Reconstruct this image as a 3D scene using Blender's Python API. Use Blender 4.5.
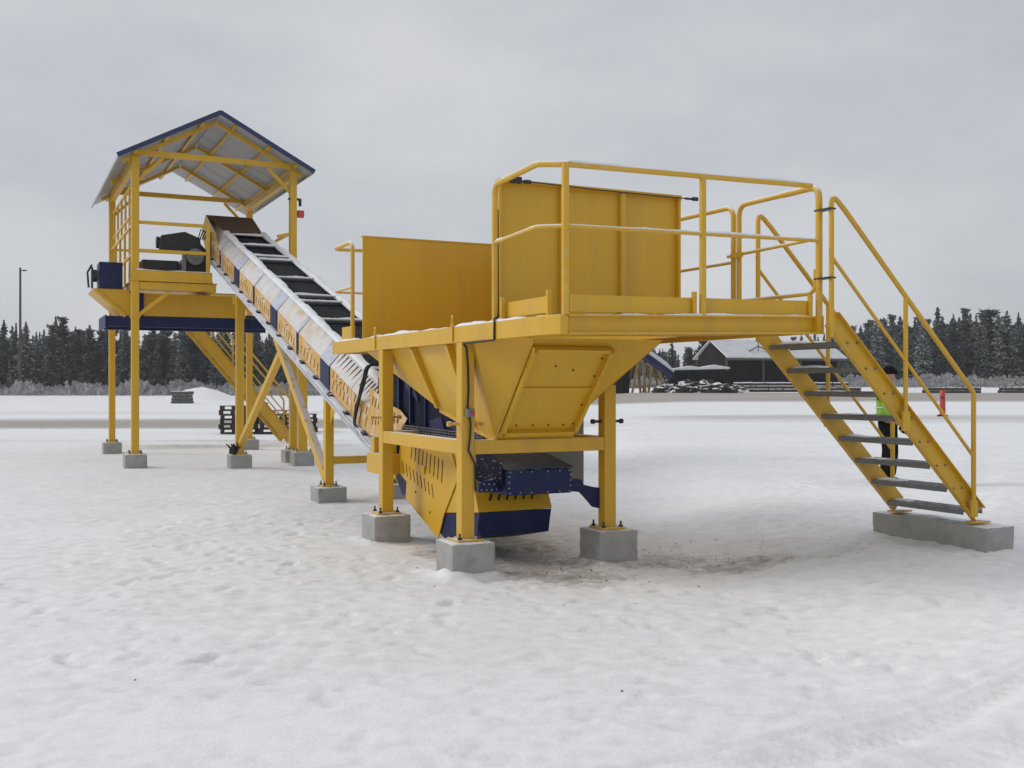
import bpy, math, random
import numpy as np
from mathutils import Vector, Matrix

for o in list(bpy.data.objects):
    bpy.data.objects.remove(o)
scene = bpy.context.scene
COL = scene.collection
R = math.radians

# ------------------------------------------------------------------ camera
cam_data = bpy.data.cameras.new('camera')
cam_data.sensor_width = 36.0
cam_data.lens = 36.0 * 1050.0 / 1024.0
cam_data.clip_start = 0.1
cam_data.clip_end = 3000.0
cam = bpy.data.objects.new('camera', cam_data)
cam.location = (0, 0, 1.6)
cam.rotation_euler = (R(90.0) + 1.0 / 1050.0, 0, 0)
COL.objects.link(cam)
scene.camera = cam

# ------------------------------------------------------------------ sky, sun, exposure
SUN_EL, SUN_AZ = R(32), R(-80)            # azimuth from +Y towards +X
sun_dir = Vector((math.sin(SUN_AZ) * math.cos(SUN_EL), math.cos(SUN_AZ) * math.cos(SUN_EL), math.sin(SUN_EL)))
world = bpy.data.worlds.new('World')
scene.world = world
world.use_nodes = True
wn, wl = world.node_tree.nodes, world.node_tree.links
wn.clear()
w_out = wn.new('ShaderNodeOutputWorld')
sky = wn.new('ShaderNodeTexSky')
sky.sky_type = 'NISHITA'
sky.sun_disc = False
sky.sun_elevation = SUN_EL
sky.sun_rotation = SUN_AZ
bg_sky = wn.new('ShaderNodeBackground')
bg_sky.inputs['Strength'].default_value = 0.10
wl.new(sky.outputs['Color'], bg_sky.inputs['Color'])
tc = wn.new('ShaderNodeTexCoord')
mp = wn.new('ShaderNodeMapping')
mp.inputs['Scale'].default_value = (1.0, 1.0, 2.3)
mp.inputs['Location'].default_value = (0.9, 0.35, 0.2)
wl.new(tc.outputs['Generated'], mp.inputs['Vector'])
nz = wn.new('ShaderNodeTexNoise')
nz.inputs['Scale'].default_value = 2.1
nz.inputs['Detail'].default_value = 7.0
nz.inputs['Roughness'].default_value = 0.56
wl.new(mp.outputs['Vector'], nz.inputs['Vector'])
rp = wn.new('ShaderNodeValToRGB')
rp.color_ramp.elements[0].position = 0.25
rp.color_ramp.elements[0].color = (0.480, 0.510, 0.560, 1)
rp.color_ramp.elements[1].position = 0.72
rp.color_ramp.elements[1].color = (0.735, 0.742, 0.758, 1)
wl.new(nz.outputs['Fac'], rp.inputs['Fac'])
bg_cloud = wn.new('ShaderNodeBackground')
bg_cloud.inputs['Strength'].default_value = 1.0
wl.new(rp.outputs['Color'], bg_cloud.inputs['Color'])
mx = wn.new('ShaderNodeMixShader')
mx.inputs['Fac'].default_value = 0.95      # thick overcast: little of the clear sky shows through
wl.new(bg_sky.outputs[0], mx.inputs[1])
wl.new(bg_cloud.outputs[0], mx.inputs[2])
wl.new(mx.outputs[0], w_out.inputs['Surface'])

sun_data = bpy.data.lights.new('sun', 'SUN')
sun_data.energy = 1.45
sun_data.angle = R(22)
sun_data.color = (1.0, 0.98, 0.95)
sun = bpy.data.objects.new('sun', sun_data)
sun.rotation_euler = sun_dir.to_track_quat('Z', 'Y').to_euler()
sun.location = (-20, 5, 25)
COL.objects.link(sun)

scene.view_settings.view_transform = 'Standard'
scene.view_settings.look = 'None'
scene.view_settings.gamma = 1.0
scene.view_settings.use_curve_mapping = False
scene.view_settings.exposure = -0.04

# ------------------------------------------------------------------ frame of the machine
TH = 0.454
VX = np.array([math.cos(TH), math.sin(TH), 0.0])
UX = np.array([-math.sin(TH), math.cos(TH), 0.0])
C0 = np.array([-0.487, 8.68, 0.0]) + 0.195 * (UX + VX)


def W(v, u, z=0.0):
    return C0 + v * VX + u * UX + np.array([0, 0, z])


# ------------------------------------------------------------------ materials
def mat(name, base, rough=0.5, metal=0.0, var=0.12, scale=6.0, dirt=None, dirt_amt=0.0, dirt_scale=3.0,
        snow=0.0, snow_scale=9.0, snow_lo=0.55, bump=0.0, bump_scale=60.0, streak=False, spec=None, bump_dist=0.01):
    """procedural paint / stone / wood: base colour with mottling, dirt patches, snow lying on upward faces"""
    m = bpy.data.materials.new(name)
    m.use_nodes = True
    n, l = m.node_tree.nodes, m.node_tree.links
    b = n['Principled BSDF']
    b.inputs['Roughness'].default_value = rough
    b.inputs['Metallic'].default_value = metal
    if spec is not None:
        b.inputs['Specular IOR Level'].default_value = spec
    t = n.new('ShaderNodeTexCoord')
    g = n.new('ShaderNodeNewGeometry')
    nz1 = n.new('ShaderNodeTexNoise')
    nz1.inputs['Scale'].default_value = scale
    nz1.inputs['Detail'].default_value = 5
    mpn = n.new('ShaderNodeMapping')
    if streak:
        mpn.inputs['Scale'].default_value = (1, 1, 0.12)
    l.new(g.outputs['Position'], mpn.inputs['Vector'])
    l.new(mpn.outputs['Vector'], nz1.inputs['Vector'])
    mix = n.new('ShaderNodeMix')
    mix.data_type = 'RGBA'
    mix.inputs[6].default_value = (*[c * (1 - var) for c in base], 1)
    mix.inputs[7].default_value = (*[min(1, c * (1 + var)) for c in base], 1)
    l.new(nz1.outputs['Fac'], mix.inputs[0])
    col = mix.outputs[2]
    if dirt:
        nz2 = n.new('ShaderNodeTexNoise')
        nz2.inputs['Scale'].default_value = dirt_scale
        nz2.inputs['Detail'].default_value = 8
        nz2.inputs['Roughness'].default_value = 0.65
        l.new(mpn.outputs['Vector'], nz2.inputs['Vector'])
        r2 = n.new('ShaderNodeMapRange')
        r2.inputs['From Min'].default_value = 0.48
        r2.inputs['From Max'].default_value = 0.75
        r2.inputs['To Max'].default_value = dirt_amt
        l.new(nz2.outputs['Fac'], r2.inputs['Value'])
        mix2 = n.new('ShaderNodeMix')
        mix2.data_type = 'RGBA'
        l.new(r2.outputs['Result'], mix2.inputs[0])
        l.new(col, mix2.inputs[6])
        mix2.inputs[7].default_value = (*dirt, 1)
        col = mix2.outputs[2]
    rough_out = None
    if snow > 0:
        sx = n.new('ShaderNodeSeparateXYZ')
        l.new(g.outputs['True Normal'] if False else g.outputs['Normal'], sx.inputs[0])
        nz3 = n.new('ShaderNodeTexNoise')
        nz3.inputs['Scale'].default_value = snow_scale
        nz3.inputs['Detail'].default_value = 6
        nz3.inputs['Roughness'].default_value = 0.62
        l.new(g.outputs['Position'], nz3.inputs['Vector'])
        ra = n.new('ShaderNodeMapRange')
        ra.inputs['From Min'].default_value = snow_lo
        ra.inputs['From Max'].default_value = min(1.0, snow_lo + 0.35)
        l.new(sx.outputs['Z'], ra.inputs['Value'])
        rb = n.new('ShaderNodeMapRange')
        c = 0.72 - 0.5 * snow
        rb.inputs['From Min'].default_value = c - 0.05
        rb.inputs['From Max'].default_value = c + 0.07
        l.new(nz3.outputs['Fac'], rb.inputs['Value'])
        mu = n.new('ShaderNodeMath')
        mu.operation = 'MULTIPLY'
        l.new(ra.outputs['Result'], mu.inputs[0])
        l.new(rb.outputs['Result'], mu.inputs[1])
        mix3 = n.new('ShaderNodeMix')
        mix3.data_type = 'RGBA'
        l.new(mu.outputs[0], mix3.inputs[0])
        l.new(col, mix3.inputs[6])
        mix3.inputs[7].default_value = (0.80, 0.81, 0.84, 1)
        col = mix3.outputs[2]
        rr = n.new('ShaderNodeMapRange')
        rr.inputs['To Min'].default_value = rough
        rr.inputs['To Max'].default_value = 0.9
        l.new(mu.outputs[0], rr.inputs['Value'])
        l.new(rr.outputs['Result'], b.inputs['Roughness'])
    l.new(col, b.inputs['Base Color'])
    if bump:
        nz4 = n.new('ShaderNodeTexNoise')
        nz4.inputs['Scale'].default_value = bump_scale
        nz4.inputs['Detail'].default_value = 6
        l.new(g.outputs['Position'], nz4.inputs['Vector'])
        bp = n.new('ShaderNodeBump')
        bp.inputs['Strength'].default_value = bump
        bp.inputs['Distance'].default_value = bump_dist
        l.new(nz4.outputs['Fac'], bp.inputs['Height'])
        l.new(bp.outputs['Normal'], b.inputs['Normal'])
    return m


YEL = (0.640, 0.372, 0.020)
M = {}
M['yellow'] = mat('yellow_paint', YEL, 0.42, var=0.10, scale=2.2, dirt=(0.36, 0.24, 0.09), dirt_amt=0.40, dirt_scale=5.0, streak=True, snow=0.64, snow_scale=7, bump=0.2, bump_scale=18)
M['yellow_plain'] = mat('yellow_plate', YEL, 0.40, var=0.10, scale=1.6, dirt=(0.37, 0.235, 0.07), dirt_amt=0.42, dirt_scale=3.2, streak=True, bump=0.35, bump_scale=2.6, bump_dist=0.04)
M['yellow_snow'] = mat('yellow_tube_snow', YEL, 0.45, var=0.12, scale=5, dirt=(0.55, 0.50, 0.42), dirt_amt=0.35, dirt_scale=14, snow=0.85, snow_scale=22, snow_lo=0.30)
M['yellow_dusty'] = mat('frosted_yellow_panel', (0.60, 0.345, 0.085), 0.6, var=0.16, scale=9, dirt=(0.72, 0.67, 0.62), dirt_amt=0.95, dirt_scale=4.5)
M['skirt'] = mat('snow_dusted_skirt', (0.66, 0.645, 0.64), 0.8, var=0.16, scale=6, dirt=(0.60, 0.40, 0.18), dirt_amt=0.9, dirt_scale=3.6)
M['skirt_blue'] = mat('snow_dusted_blue_skirt', (0.55, 0.58, 0.66), 0.8, var=0.14, scale=9, dirt=(0.10, 0.12, 0.28), dirt_amt=0.6, dirt_scale=9.0)
M['navy'] = mat('navy_paint', (0.008, 0.015, 0.075), 0.5, spec=0.3, var=0.3, scale=7, dirt=(0.05, 0.055, 0.085), dirt_amt=0.4, dirt_scale=6, snow=0.35, snow_scale=16)
M['navy_frost'] = mat('frosted_navy_rail', (0.62, 0.63, 0.66), 0.75, var=0.15, scale=7, dirt=(0.05, 0.065, 0.16), dirt_amt=0.9, dirt_scale=4, snow=0.9, snow_scale=12, snow_lo=0.1)
M['navy_dark'] = mat('dark_navy_plate', (0.007, 0.010, 0.030), 0.7, var=0.35, scale=9, dirt=(0.022, 0.024, 0.04), dirt_amt=0.6, dirt_scale=9, spec=0.15)
M['rubber'] = mat('black_rubber', (0.013, 0.014, 0.016), 0.85, var=0.35, scale=12, dirt=(0.06, 0.063, 0.07), dirt_amt=0.5, dirt_scale=9, bump=0.3, spec=0.2)
M['steel'] = mat('galvanised_steel', (0.22, 0.23, 0.24), 0.45, metal=0.5, var=0.2, scale=12, snow=0.45, snow_scale=18)
M['dark_steel'] = mat('dark_steel', (0.035, 0.036, 0.04), 0.5, metal=0.3, var=0.3, scale=15, snow=0.3, snow_scale=18)
M['grey_plate'] = mat('grey_plate', (0.20, 0.205, 0.20), 0.7, var=0.1, scale=5, dirt=(0.13, 0.13, 0.12), dirt_amt=0.4)
M['lid'] = mat('weathered_grey_lid', (0.05, 0.062, 0.075), 0.7, spec=0.2, var=0.25, scale=8, dirt=(0.16, 0.17, 0.18), dirt_amt=0.6)
M['brown'] = mat('rusty_hood_plate', (0.10, 0.055, 0.030), 0.75, var=0.3, scale=12, dirt=(0.16, 0.085, 0.04), dirt_amt=0.6)
M['concrete'] = mat('footing_concrete', (0.36, 0.36, 0.345), 0.92, var=0.16, scale=5, dirt=(0.20, 0.195, 0.18), dirt_amt=0.7, dirt_scale=6, snow=0.62, snow_scale=6, snow_lo=0.6, bump=0.35, bump_scale=70)
M['roof'] = mat('pale_roof_sheet', (0.37, 0.375, 0.38), 0.5, var=0.06, scale=4, dirt=(0.34, 0.34, 0.33), dirt_amt=0.4, snow=0.9, snow_scale=4, snow_lo=0.6)
M['fascia'] = mat('blue_fascia', (0.020, 0.032, 0.095), 0.4, var=0.15, scale=6)
M['snow'] = mat('lying_snow', (0.80, 0.81, 0.835), 0.9, var=0.03, scale=6, bump=0.5, bump_scale=45)
M['red'] = mat('red_plastic', (0.50, 0.055, 0.05), 0.5, var=0.15)
M['cable'] = mat('black_cable', (0.012, 0.012, 0.013), 0.55, var=0.2)
M['white_bolt'] = mat('zinc_bolt', (0.36, 0.37, 0.40), 0.4, metal=0.4, var=0.2)
M['wood'] = mat('weathered_pallet_wood', (0.055, 0.040, 0.030), 0.9, var=0.35, scale=9, dirt=(0.12, 0.10, 0.085), dirt_amt=0.5, snow=0.55, snow_scale=8)
M['shed_wall'] = mat('dark_board_wall', (0.017, 0.017, 0.017), 0.9, var=0.4, scale=3, dirt=(0.045, 0.042, 0.038), dirt_amt=0.5, streak=True, spec=0.1)
M['grey_wood'] = mat('grey_timber', (0.10, 0.093, 0.085), 0.9, var=0.3, scale=5, snow=0.5, snow_scale=4)
M['bark'] = mat('spruce_bark', (0.055, 0.045, 0.038), 0.95, var=0.3, scale=8)
M['pole'] = mat('pole_wood', (0.075, 0.068, 0.062), 0.9, var=0.25, scale=6)
M['rubble'] = mat('brown_rubble', (0.060, 0.046, 0.038), 0.95, var=0.55, scale=2.5, dirt=(0.16, 0.11, 0.08), dirt_amt=0.7, dirt_scale=1.2, snow=0.68, snow_scale=1.8, snow_lo=0.25)
M['rubble_plain'] = mat('dark_grit', (0.07, 0.058, 0.048), 0.95, var=0.4, scale=30)
M['roof_snow'] = mat('thin_snow_on_roof', (0.62, 0.63, 0.65), 0.9, var=0.08, scale=1.5, dirt=(0.30, 0.30, 0.31), dirt_amt=0.5, dirt_scale=1.2)
M['slot'] = mat('slot_recess_shade', (0.10, 0.052, 0.022), 0.9, var=0.2, scale=20)  # dark strips laid on the panels; shade inside the slots is painted
M['oldyellow'] = mat('faded_yellow_steel', (0.26, 0.17, 0.05), 0.7, var=0.25, scale=3)
M['hivis'] = mat('lime_hivis_cloth', (0.22, 0.40, 0.045), 0.8, var=0.15, scale=14)
M['black_cloth'] = mat('black_cloth', (0.010, 0.010, 0.012), 0.95, spec=0.05, var=0.3, scale=14)
M['skin'] = mat('skin', (0.42, 0.22, 0.15), 0.55, var=0.08)
M['reflective'] = mat('silver_tape', (0.55, 0.56, 0.56), 0.35, var=0.05)


def foliage_mat(name, dark, light, snow):
    m = bpy.data.materials.new(name)
    m.use_nodes = True
    n, l = m.node_tree.nodes, m.node_tree.links
    b = n['Principled BSDF']
    b.inputs['Roughness'].default_value = 0.9
    oi = n.new('ShaderNodeObjectInfo')
    g = n.new('ShaderNodeNewGeometry')
    nz1 = n.new('ShaderNodeTexNoise')
    nz1.inputs['Scale'].default_value = 0.9
    nz1.inputs['Detail'].default_value = 5
    l.new(g.outputs['Position'], nz1.inputs['Vector'])
    mix = n.new('ShaderNodeMix')
    mix.data_type = 'RGBA'
    mix.inputs[6].default_value = (*dark, 1)
    mix.inputs[7].default_value = (*light, 1)
    l.new(nz1.outputs['Fac'], mix.inputs[0])
    nz2 = n.new('ShaderNodeTexNoise')
    nz2.inputs['Scale'].default_value = 2.6
    nz2.inputs['Detail'].default_value = 4
    l.new(g.outputs['Position'], nz2.inputs['Vector'])
    ad = n.new('ShaderNodeMath')
    ad.operation = 'ADD'
    l.new(nz2.outputs['Fac'], ad.inputs[0])
    mrand = n.new('ShaderNodeMapRange')
    mrand.inputs['To Min'].default_value = -0.10
    mrand.inputs['To Max'].default_value = 0.10
    l.new(oi.outputs['Random'], mrand.inputs['Value'])
    l.new(mrand.outputs['Result'], ad.inputs[1])
    r = n.new('ShaderNodeMapRange')
    r.inputs['From Min'].default_value = 0.72 - 0.35 * snow
    r.inputs['From Max'].default_value = 0.92 - 0.35 * snow
    r.inputs['To Max'].default_value = 0.75
    l.new(ad.outputs[0], r.inputs['Value'])
    mix2 = n.new('ShaderNodeMix')
    mix2.data_type = 'RGBA'
    l.new(r.outputs['Result'], mix2.inputs[0])
    l.new(mix.outputs[2], mix2.inputs[6])
    mix2.inputs[7].default_value = (0.50, 0.52, 0.55, 1)
    l.new(mix2.outputs[2], b.inputs['Base Color'])
    return m


M['spruce'] = foliage_mat('frosted_hazed_spruce_needles', (0.024, 0.034, 0.028), (0.070, 0.086, 0.074), 0.60)  # greys lifted for real frost plus some painted distance haze
M['spruce_dark'] = foliage_mat('dark_spruce_needles', (0.024, 0.031, 0.027), (0.062, 0.074, 0.064), 0.52)
M['brush'] = foliage_mat('frosted_twigs', (0.20, 0.19, 0.18), (0.40, 0.39, 0.385), 0.8)


# ------------------------------------------------------------------ mesh helpers
class MB:
    """collects shapes, then becomes ONE mesh object"""
    def __init__(self):
        self.v, self.f, self.smooth = [], [], []

    def add(self, vs, fs, smooth=False):
        k = len(self.v)
        self.v += [tuple(float(c) for c in p) for p in vs]
        self.f += [tuple(i + k for i in q) for q in fs]
        self.smooth += [smooth] * len(fs)
        return self

    def box(self, a, b):
        x0, x1 = sorted((a[0], b[0])); y0, y1 = sorted((a[1], b[1])); z0, z1 = sorted((a[2], b[2]))
        vs = [(x0, y0, z0), (x1, y0, z0), (x1, y1, z0), (x0, y1, z0), (x0, y0, z1), (x1, y0, z1), (x1, y1, z1), (x0, y1, z1)]
        return self.add(vs, [(0, 3, 2, 1), (4, 5, 6, 7), (0, 1, 5, 4), (1, 2, 6, 5), (2, 3, 7, 6), (3, 0, 4, 7)])

    def beam(self, p, q, w, h, up=(0, 0, 1)):
        """box section from p to q: w sideways, h along 'up'"""
        p, q, up = Vector(p), Vector(q), Vector(up)
        d = (q - p).normalized()
        s = d.cross(up)
        if s.length < 1e-5:
            s = d.cross(Vector((1, 0, 0)))
        s.normalize()
        t = s.cross(d).normalized()
        vs = []
        for c in (p, q):
            for a, b in ((-1, -1), (1, -1), (1, 1), (-1, 1)):
                vs.append(c + s * (a * w / 2) + t * (b * h / 2))
        return self.add(vs, [(0, 1, 2, 3), (7, 6, 5, 4), (0, 4, 5, 1), (1, 5, 6, 2), (2, 6, 7, 3), (3, 7, 4, 0)])

    def prism(self, poly, ext):
        """polygon (3-D points in a plane) extruded by vector ext"""
        n = len(poly)
        e = Vector(ext)
        vs = [Vector(p) for p in poly] + [Vector(p) + e for p in poly]
        nrm = Vector((0, 0, 0))
        for i in range(n):
            a, b = vs[i], vs[(i + 1) % n]
            nrm += a.cross(b)
        top, bot = list(range(n, 2 * n)), list(range(n))[::-1]
        sides = [(i, (i + 1) % n, n + (i + 1) % n, n + i) for i in range(n)]
        fs = [tuple(top), tuple(bot)] + sides
        if nrm.dot(e) < 0:
            fs = [tuple(reversed(f)) for f in fs]
        return self.add(vs, fs)

    def tube(self, pts, r, n=10, closed=False, caps=True):
        pts = [Vector(p) for p in pts]
        m = len(pts)
        rings = []
        prev = None
        for i, p in enumerate(pts):
            if closed:
                d = (pts[(i + 1) % m] - pts[i - 1])
            elif i == 0:
                d = pts[1] - p
            elif i == m - 1:
                d = p - pts[i - 1]
            else:
                d = (pts[i + 1] - p).normalized() + (p - pts[i - 1]).normalized()
            d.normalize()
            if prev is None:
                s = d.cross(Vector((0, 0, 1)))
                if s.length < 1e-3:
                    s = d.cross(Vector((1, 0, 0)))
            else:
                s = prev - d * prev.dot(d)
            s.normalize()
            prev = s
            t = d.cross(s)
            rr = r[i] if isinstance(r, (list, tuple)) else r
            rings.append([p + s * (rr * math.cos(2 * math.pi * k / n)) + t * (rr * math.sin(2 * math.pi * k / n)) for k in range(n)])
        vs = [q for ring in rings for q in ring]
        fs = []
        for i in range(m if closed else m - 1):
            a, b = i * n, ((i + 1) % m) * n
            for k in range(n):
                fs.append((a + k, a + (k + 1) % n, b + (k + 1) % n, b + k))
        if closed:
            pass
        self.add(vs, fs, True)
        if caps and not closed:
            self.add(rings[0], [tuple(range(n))[::-1]])
            self.add(rings[-1], [tuple(range(n))])
        return self

    def disc(self, c, axis, r, h, n=14):
        c, axis = Vector(c), Vector(axis).normalized()
        return self.tube([c - axis * h / 2, c + axis * h / 2], r, n)

    def build(self, name, m, parent=None, off=(0, 0, 0), bevel=0.0, kind=None):
        me = bpy.data.meshes.new(name)
        ox, oy, oz = off
        me.from_pydata([(x - ox, y - oy, z - oz) for x, y, z in self.v], [], self.f)
        me.polygons.foreach_set('use_smooth', self.smooth)
        me.materials.append(M[m] if isinstance(m, str) else m)
        me.update()
        o = bpy.data.objects.new(name, me)
        COL.objects.link(o)
        if parent is not None:
            o.parent = parent
        if bevel:
            bv = o.modifiers.new('bevel', 'BEVEL')
            bv.width = bevel
            bv.segments = 2
            bv.limit_method = 'ANGLE'
        if kind:
            o['kind'] = kind
        return o


def tag(o, label, cat, group=None):
    o['label'] = label
    o['category'] = cat
    if group:
        o['group'] = group
    return o


class Thing:
    """an Empty at the thing's base in the machine's frame; parts are given in machine coordinates"""
    def __init__(self, name, base, label, cat, group=None):
        self.off = base
        self.e = bpy.data.objects.new(name, None)
        self.e.location = W(*base)
        self.e.rotation_euler = (0, 0, TH)
        self.e.empty_display_size = 0.2
        COL.objects.link(self.e)
        tag(self.e, label, cat, group)

    rise = 0.0

    def part(self, name, mb, m, bevel=0.0, parent=None, kind=None):
        if self.rise:
            mb.v = [(x, y, z + self.rise * max(x, 0.0) / 2.4) for x, y, z in mb.v]
        return mb.build(name, m, parent or self.e, self.off, bevel, kind)


def arc(p, c, q, r, n=6):
    """round the corner p-c-q with radius r: the points of the bend"""
    p, c, q = Vector(p), Vector(c), Vector(q)
    a, b = (p - c).normalized(), (q - c).normalized()
    ang = a.angle(b)
    t = min(r / math.tan(ang / 2), 0.48 * (p - c).length, 0.48 * (q - c).length)
    s, e = c + a * t, c + b * t
    out = []
    for i in range(n + 1):
        k = i / n
        x = s.lerp(c, k)
        y = c.lerp(e, k)
        out.append(x.lerp(y, k))
    return out


def bent(pts, r, n=6):
    out = [Vector(pts[0])]
    for i in range(1, len(pts) - 1):
        out += arc(pts[i - 1], pts[i], pts[i + 1], r, n)
    out.append(Vector(pts[-1]))
    return out


# ------------------------------------------------------------------ terrain
rng = np.random.default_rng(7)
_TAB = rng.random((256, 256))


def sstep(a, b, x):
    t = np.clip((x - a) / (b - a), 0, 1)
    return t * t * (3 - 2 * t)


def vnoise(x, y):
    xi, yi = np.floor(x).astype(int), np.floor(y).astype(int)
    fx, fy = x - xi, y - yi
    fx, fy = fx * fx * (3 - 2 * fx), fy * fy * (3 - 2 * fy)
    g = lambda a, b: _TAB[a % 256, b % 256]
    return (g(xi, yi) * (1 - fx) + g(xi + 1, yi) * fx) * (1 - fy) + (g(xi, yi + 1) * (1 - fx) + g(xi + 1, yi + 1) * fx) * fy


def fbm(x, y, o=4, gain=0.5):
    s, a, t = 0, 1.0, 0
    for i in range(o):
        s = s + a * (vnoise(x * 2 ** i + 17.3 * i, y * 2 ** i + 5.1 * i) - 0.5)
        t += a
        a *= gain
    return s / t


def base_h(x, y):
    x, y = np.asarray(x, float), np.asarray(y, float)
    h = 0.19 * sstep(1.7, 3.4, x) * sstep(60, 20, np.abs(y))
    h = h + 0.85 * sstep(40, 95, y) * sstep(-4, 14, x)
    h = h + 0.55 * sstep(110, 170, y) * sstep(0, 30, x)
    h = h + 0.06 * sstep(10, 17, y) * sstep(2.5, -1, x)
    return h


def G(x, y):
    return float(base_h(x, y))


# ground is one sheet: finely divided near the machine, coarse to the horizon
def axis_pts(lo, hi, step, far_lo, far_hi, ratio):
    mid = list(np.arange(lo, hi + 1e-6, step))
    a, s = [], step
    p = lo
    while p > far_lo:
        s *= ratio
        p -= s
        a.append(p)
    b, s = [], step
    p = hi
    while p < far_hi:
        s *= ratio
        p += s
        b.append(p)
    return np.array(a[::-1] + mid + b)


gx = axis_pts(-4.5, 6.5, 0.034, -900, 900, 1.06)
gy = axis_pts(3.6, 13.0, 0.034, -400, 1500, 1.035)
X, Y = np.meshgrid(gx, gy)
Z = base_h(X, Y)
near = sstep(60, 15, np.hypot(X, Y))
# trampled surface: broad swells, lumps, small crumbs
Z += 0.04 * fbm(X * 0.35, Y * 0.35, 3) * near
tramp = np.clip(0.45 + 1.6 * fbm(X * 0.5 + 9, Y * 0.5 + 3, 3), 0.12, 1.0)
lump = fbm(X * 2.4 + 31, Y * 2.4, 3)
Z += 0.010 * lump * tramp * near
crumb = fbm(X * 9 + 3, Y * 9 + 50, 3)
Z += (0.022 + 0.030 * sstep(5.5, 8.5, Y)) * crumb * tramp * near
rid = 1 - np.abs(2 * vnoise(X * 3.3 + 70, Y * 4.7 + 11) - 1)
Z += 0.013 * (rid ** 4) * tramp * near
dirt = np.zeros_like(Z)
scuff = np.zeros_like(Z)      # pressed, greyer snow


def seg_dist(px, py, ax, ay, bx, by):
    dx, dy = bx - ax, by - ay
    t = np.clip(((px - ax) * dx + (py - ay) * dy) / (dx * dx + dy * dy), 0, 1)
    return np.hypot(px - ax - t * dx, py - ay - t * dy), t


# tyre tracks crossing the foreground
for (ax, ay, bx, by, w, dep) in ((-0.9, 3.62, 3.6, 6.05, 0.030, 0.026), (-0.75, 3.62, 3.75, 6.02, 0.03, 0.010), (0.75, 4.2, 3.3, 5.75, 0.10, 0.026), (-0.2, 3.3, 4.0, 5.5, 0.13, 0.020),
                                 (-4.2, 3.4, -2.2, 4.6, 0.07, 0.018), (-7, 17.5, 9, 20.5, 0.28, 0.03), (-8, 19.5, 10, 22.5, 0.28, 0.03), (4.5, 10.5, 12, 26, 0.2, 0.025)):
    d, t = seg_dist(X + 0.05 * fbm(X * 2, Y * 2, 2), Y, ax, ay, bx, by)
    k = np.exp(-(d / w) ** 2)
    lug = 0.7 + 0.5 * np.sin(t * math.hypot(bx - ax, by - ay) * 2 * math.pi / 0.085 + 12 * d) * (w > 0.06) * (by < 8)
    Z -= dep * k * lug * (0.75 + 0.5 * vnoise(X * 14, Y * 14))
    scuff = np.maximum(scuff, 0.55 * k * (by < 8))
    Z += 0.35 * dep * np.exp(-((d - 1.7 * w) / (0.5 * w)) ** 2)
# boot prints: single dents and a few walking lines
prints = []
rr = random.Random(4)
for i in range(900):
    prints.append((rr.uniform(-4.3, 6.3), rr.uniform(3.9, 12.8), rr.uniform(0, math.pi)))
for (ax, ay, bx, by) in ((-2.3, 4.2, -0.2, 8.0), (-3.9, 5.2, 1.8, 6.0), (0.9, 6.6, 3.2, 8.4), (-1.2, 4.1, 1.6, 4.7), (-3.4, 4.1, -3.0, 12.5), (-2.6, 11, 0.8, 6.9)):
    L = math.hypot(bx - ax, by - ay)
    n = int(L / 0.36)
    a = math.atan2(by - ay, bx - ax)
    for i in range(n):
        s = 0.09 * (1 if i % 2 else -1)
        prints.append((ax + (bx - ax) * i / n - math.sin(a) * s, ay + (by - ay) * i / n + math.cos(a) * s, a + rr.uniform(-.2, .2)))
for (px, py, a) in prints:
    ix0, ix1 = np.searchsorted(gx, (px - 0.3, px + 0.3))
    iy0, iy1 = np.searchsorted(gy, (py - 0.3, py + 0.3))
    sx, sy = X[iy0:iy1, ix0:ix1] - px, Y[iy0:iy1, ix0:ix1] - py
    lx, ly = sx * math.cos(a) + sy * math.sin(a), -sx * math.sin(a) + sy * math.cos(a)
    sc_ = rr.uniform(0.55, 1.0)
    q = np.sqrt((lx / (0.135 * sc_)) ** 2 + (ly / (0.052 * sc_)) ** 2)
    q = q + 0.35 * fbm(X[iy0:iy1, ix0:ix1] * 9, Y[iy0:iy1, ix0:ix1] * 9, 2)
    scuff[iy0:iy1, ix0:ix1] = np.maximum(scuff[iy0:iy1, ix0:ix1], rr.uniform(0.2, 0.9) * sstep(1.1, 0.8, q))
    dep = rr.uniform(0.005, 0.017) * (0.55 + 0.45 * float(sstep(4.6, 6.2, py)))
    Z[iy0:iy1, ix0:ix1] += -dep * sstep(1.1, 0.85, q) + 0.3 * dep * np.exp(-((q - 1.35) / 0.25) ** 2)
# bare and soiled ground: below the machine, to its right, the roads behind
wv = lambda v, u: W(v, u)[:2]


def blot(v, u, rv, ru, amt):
    p = wv(v, u)
    dx, dy = X - p[0], Y - p[1]
    a = dx * VX[0] + dy * VX[1]
    b = dx * UX[0] + dy * UX[1]
    q = np.sqrt((a / rv) ** 2 + (b / ru) ** 2) + 1.0 * fbm(X * 1.3, Y * 1.3, 4)
    return 0.84 * amt * sstep(1.1, 0.35, q)


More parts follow.
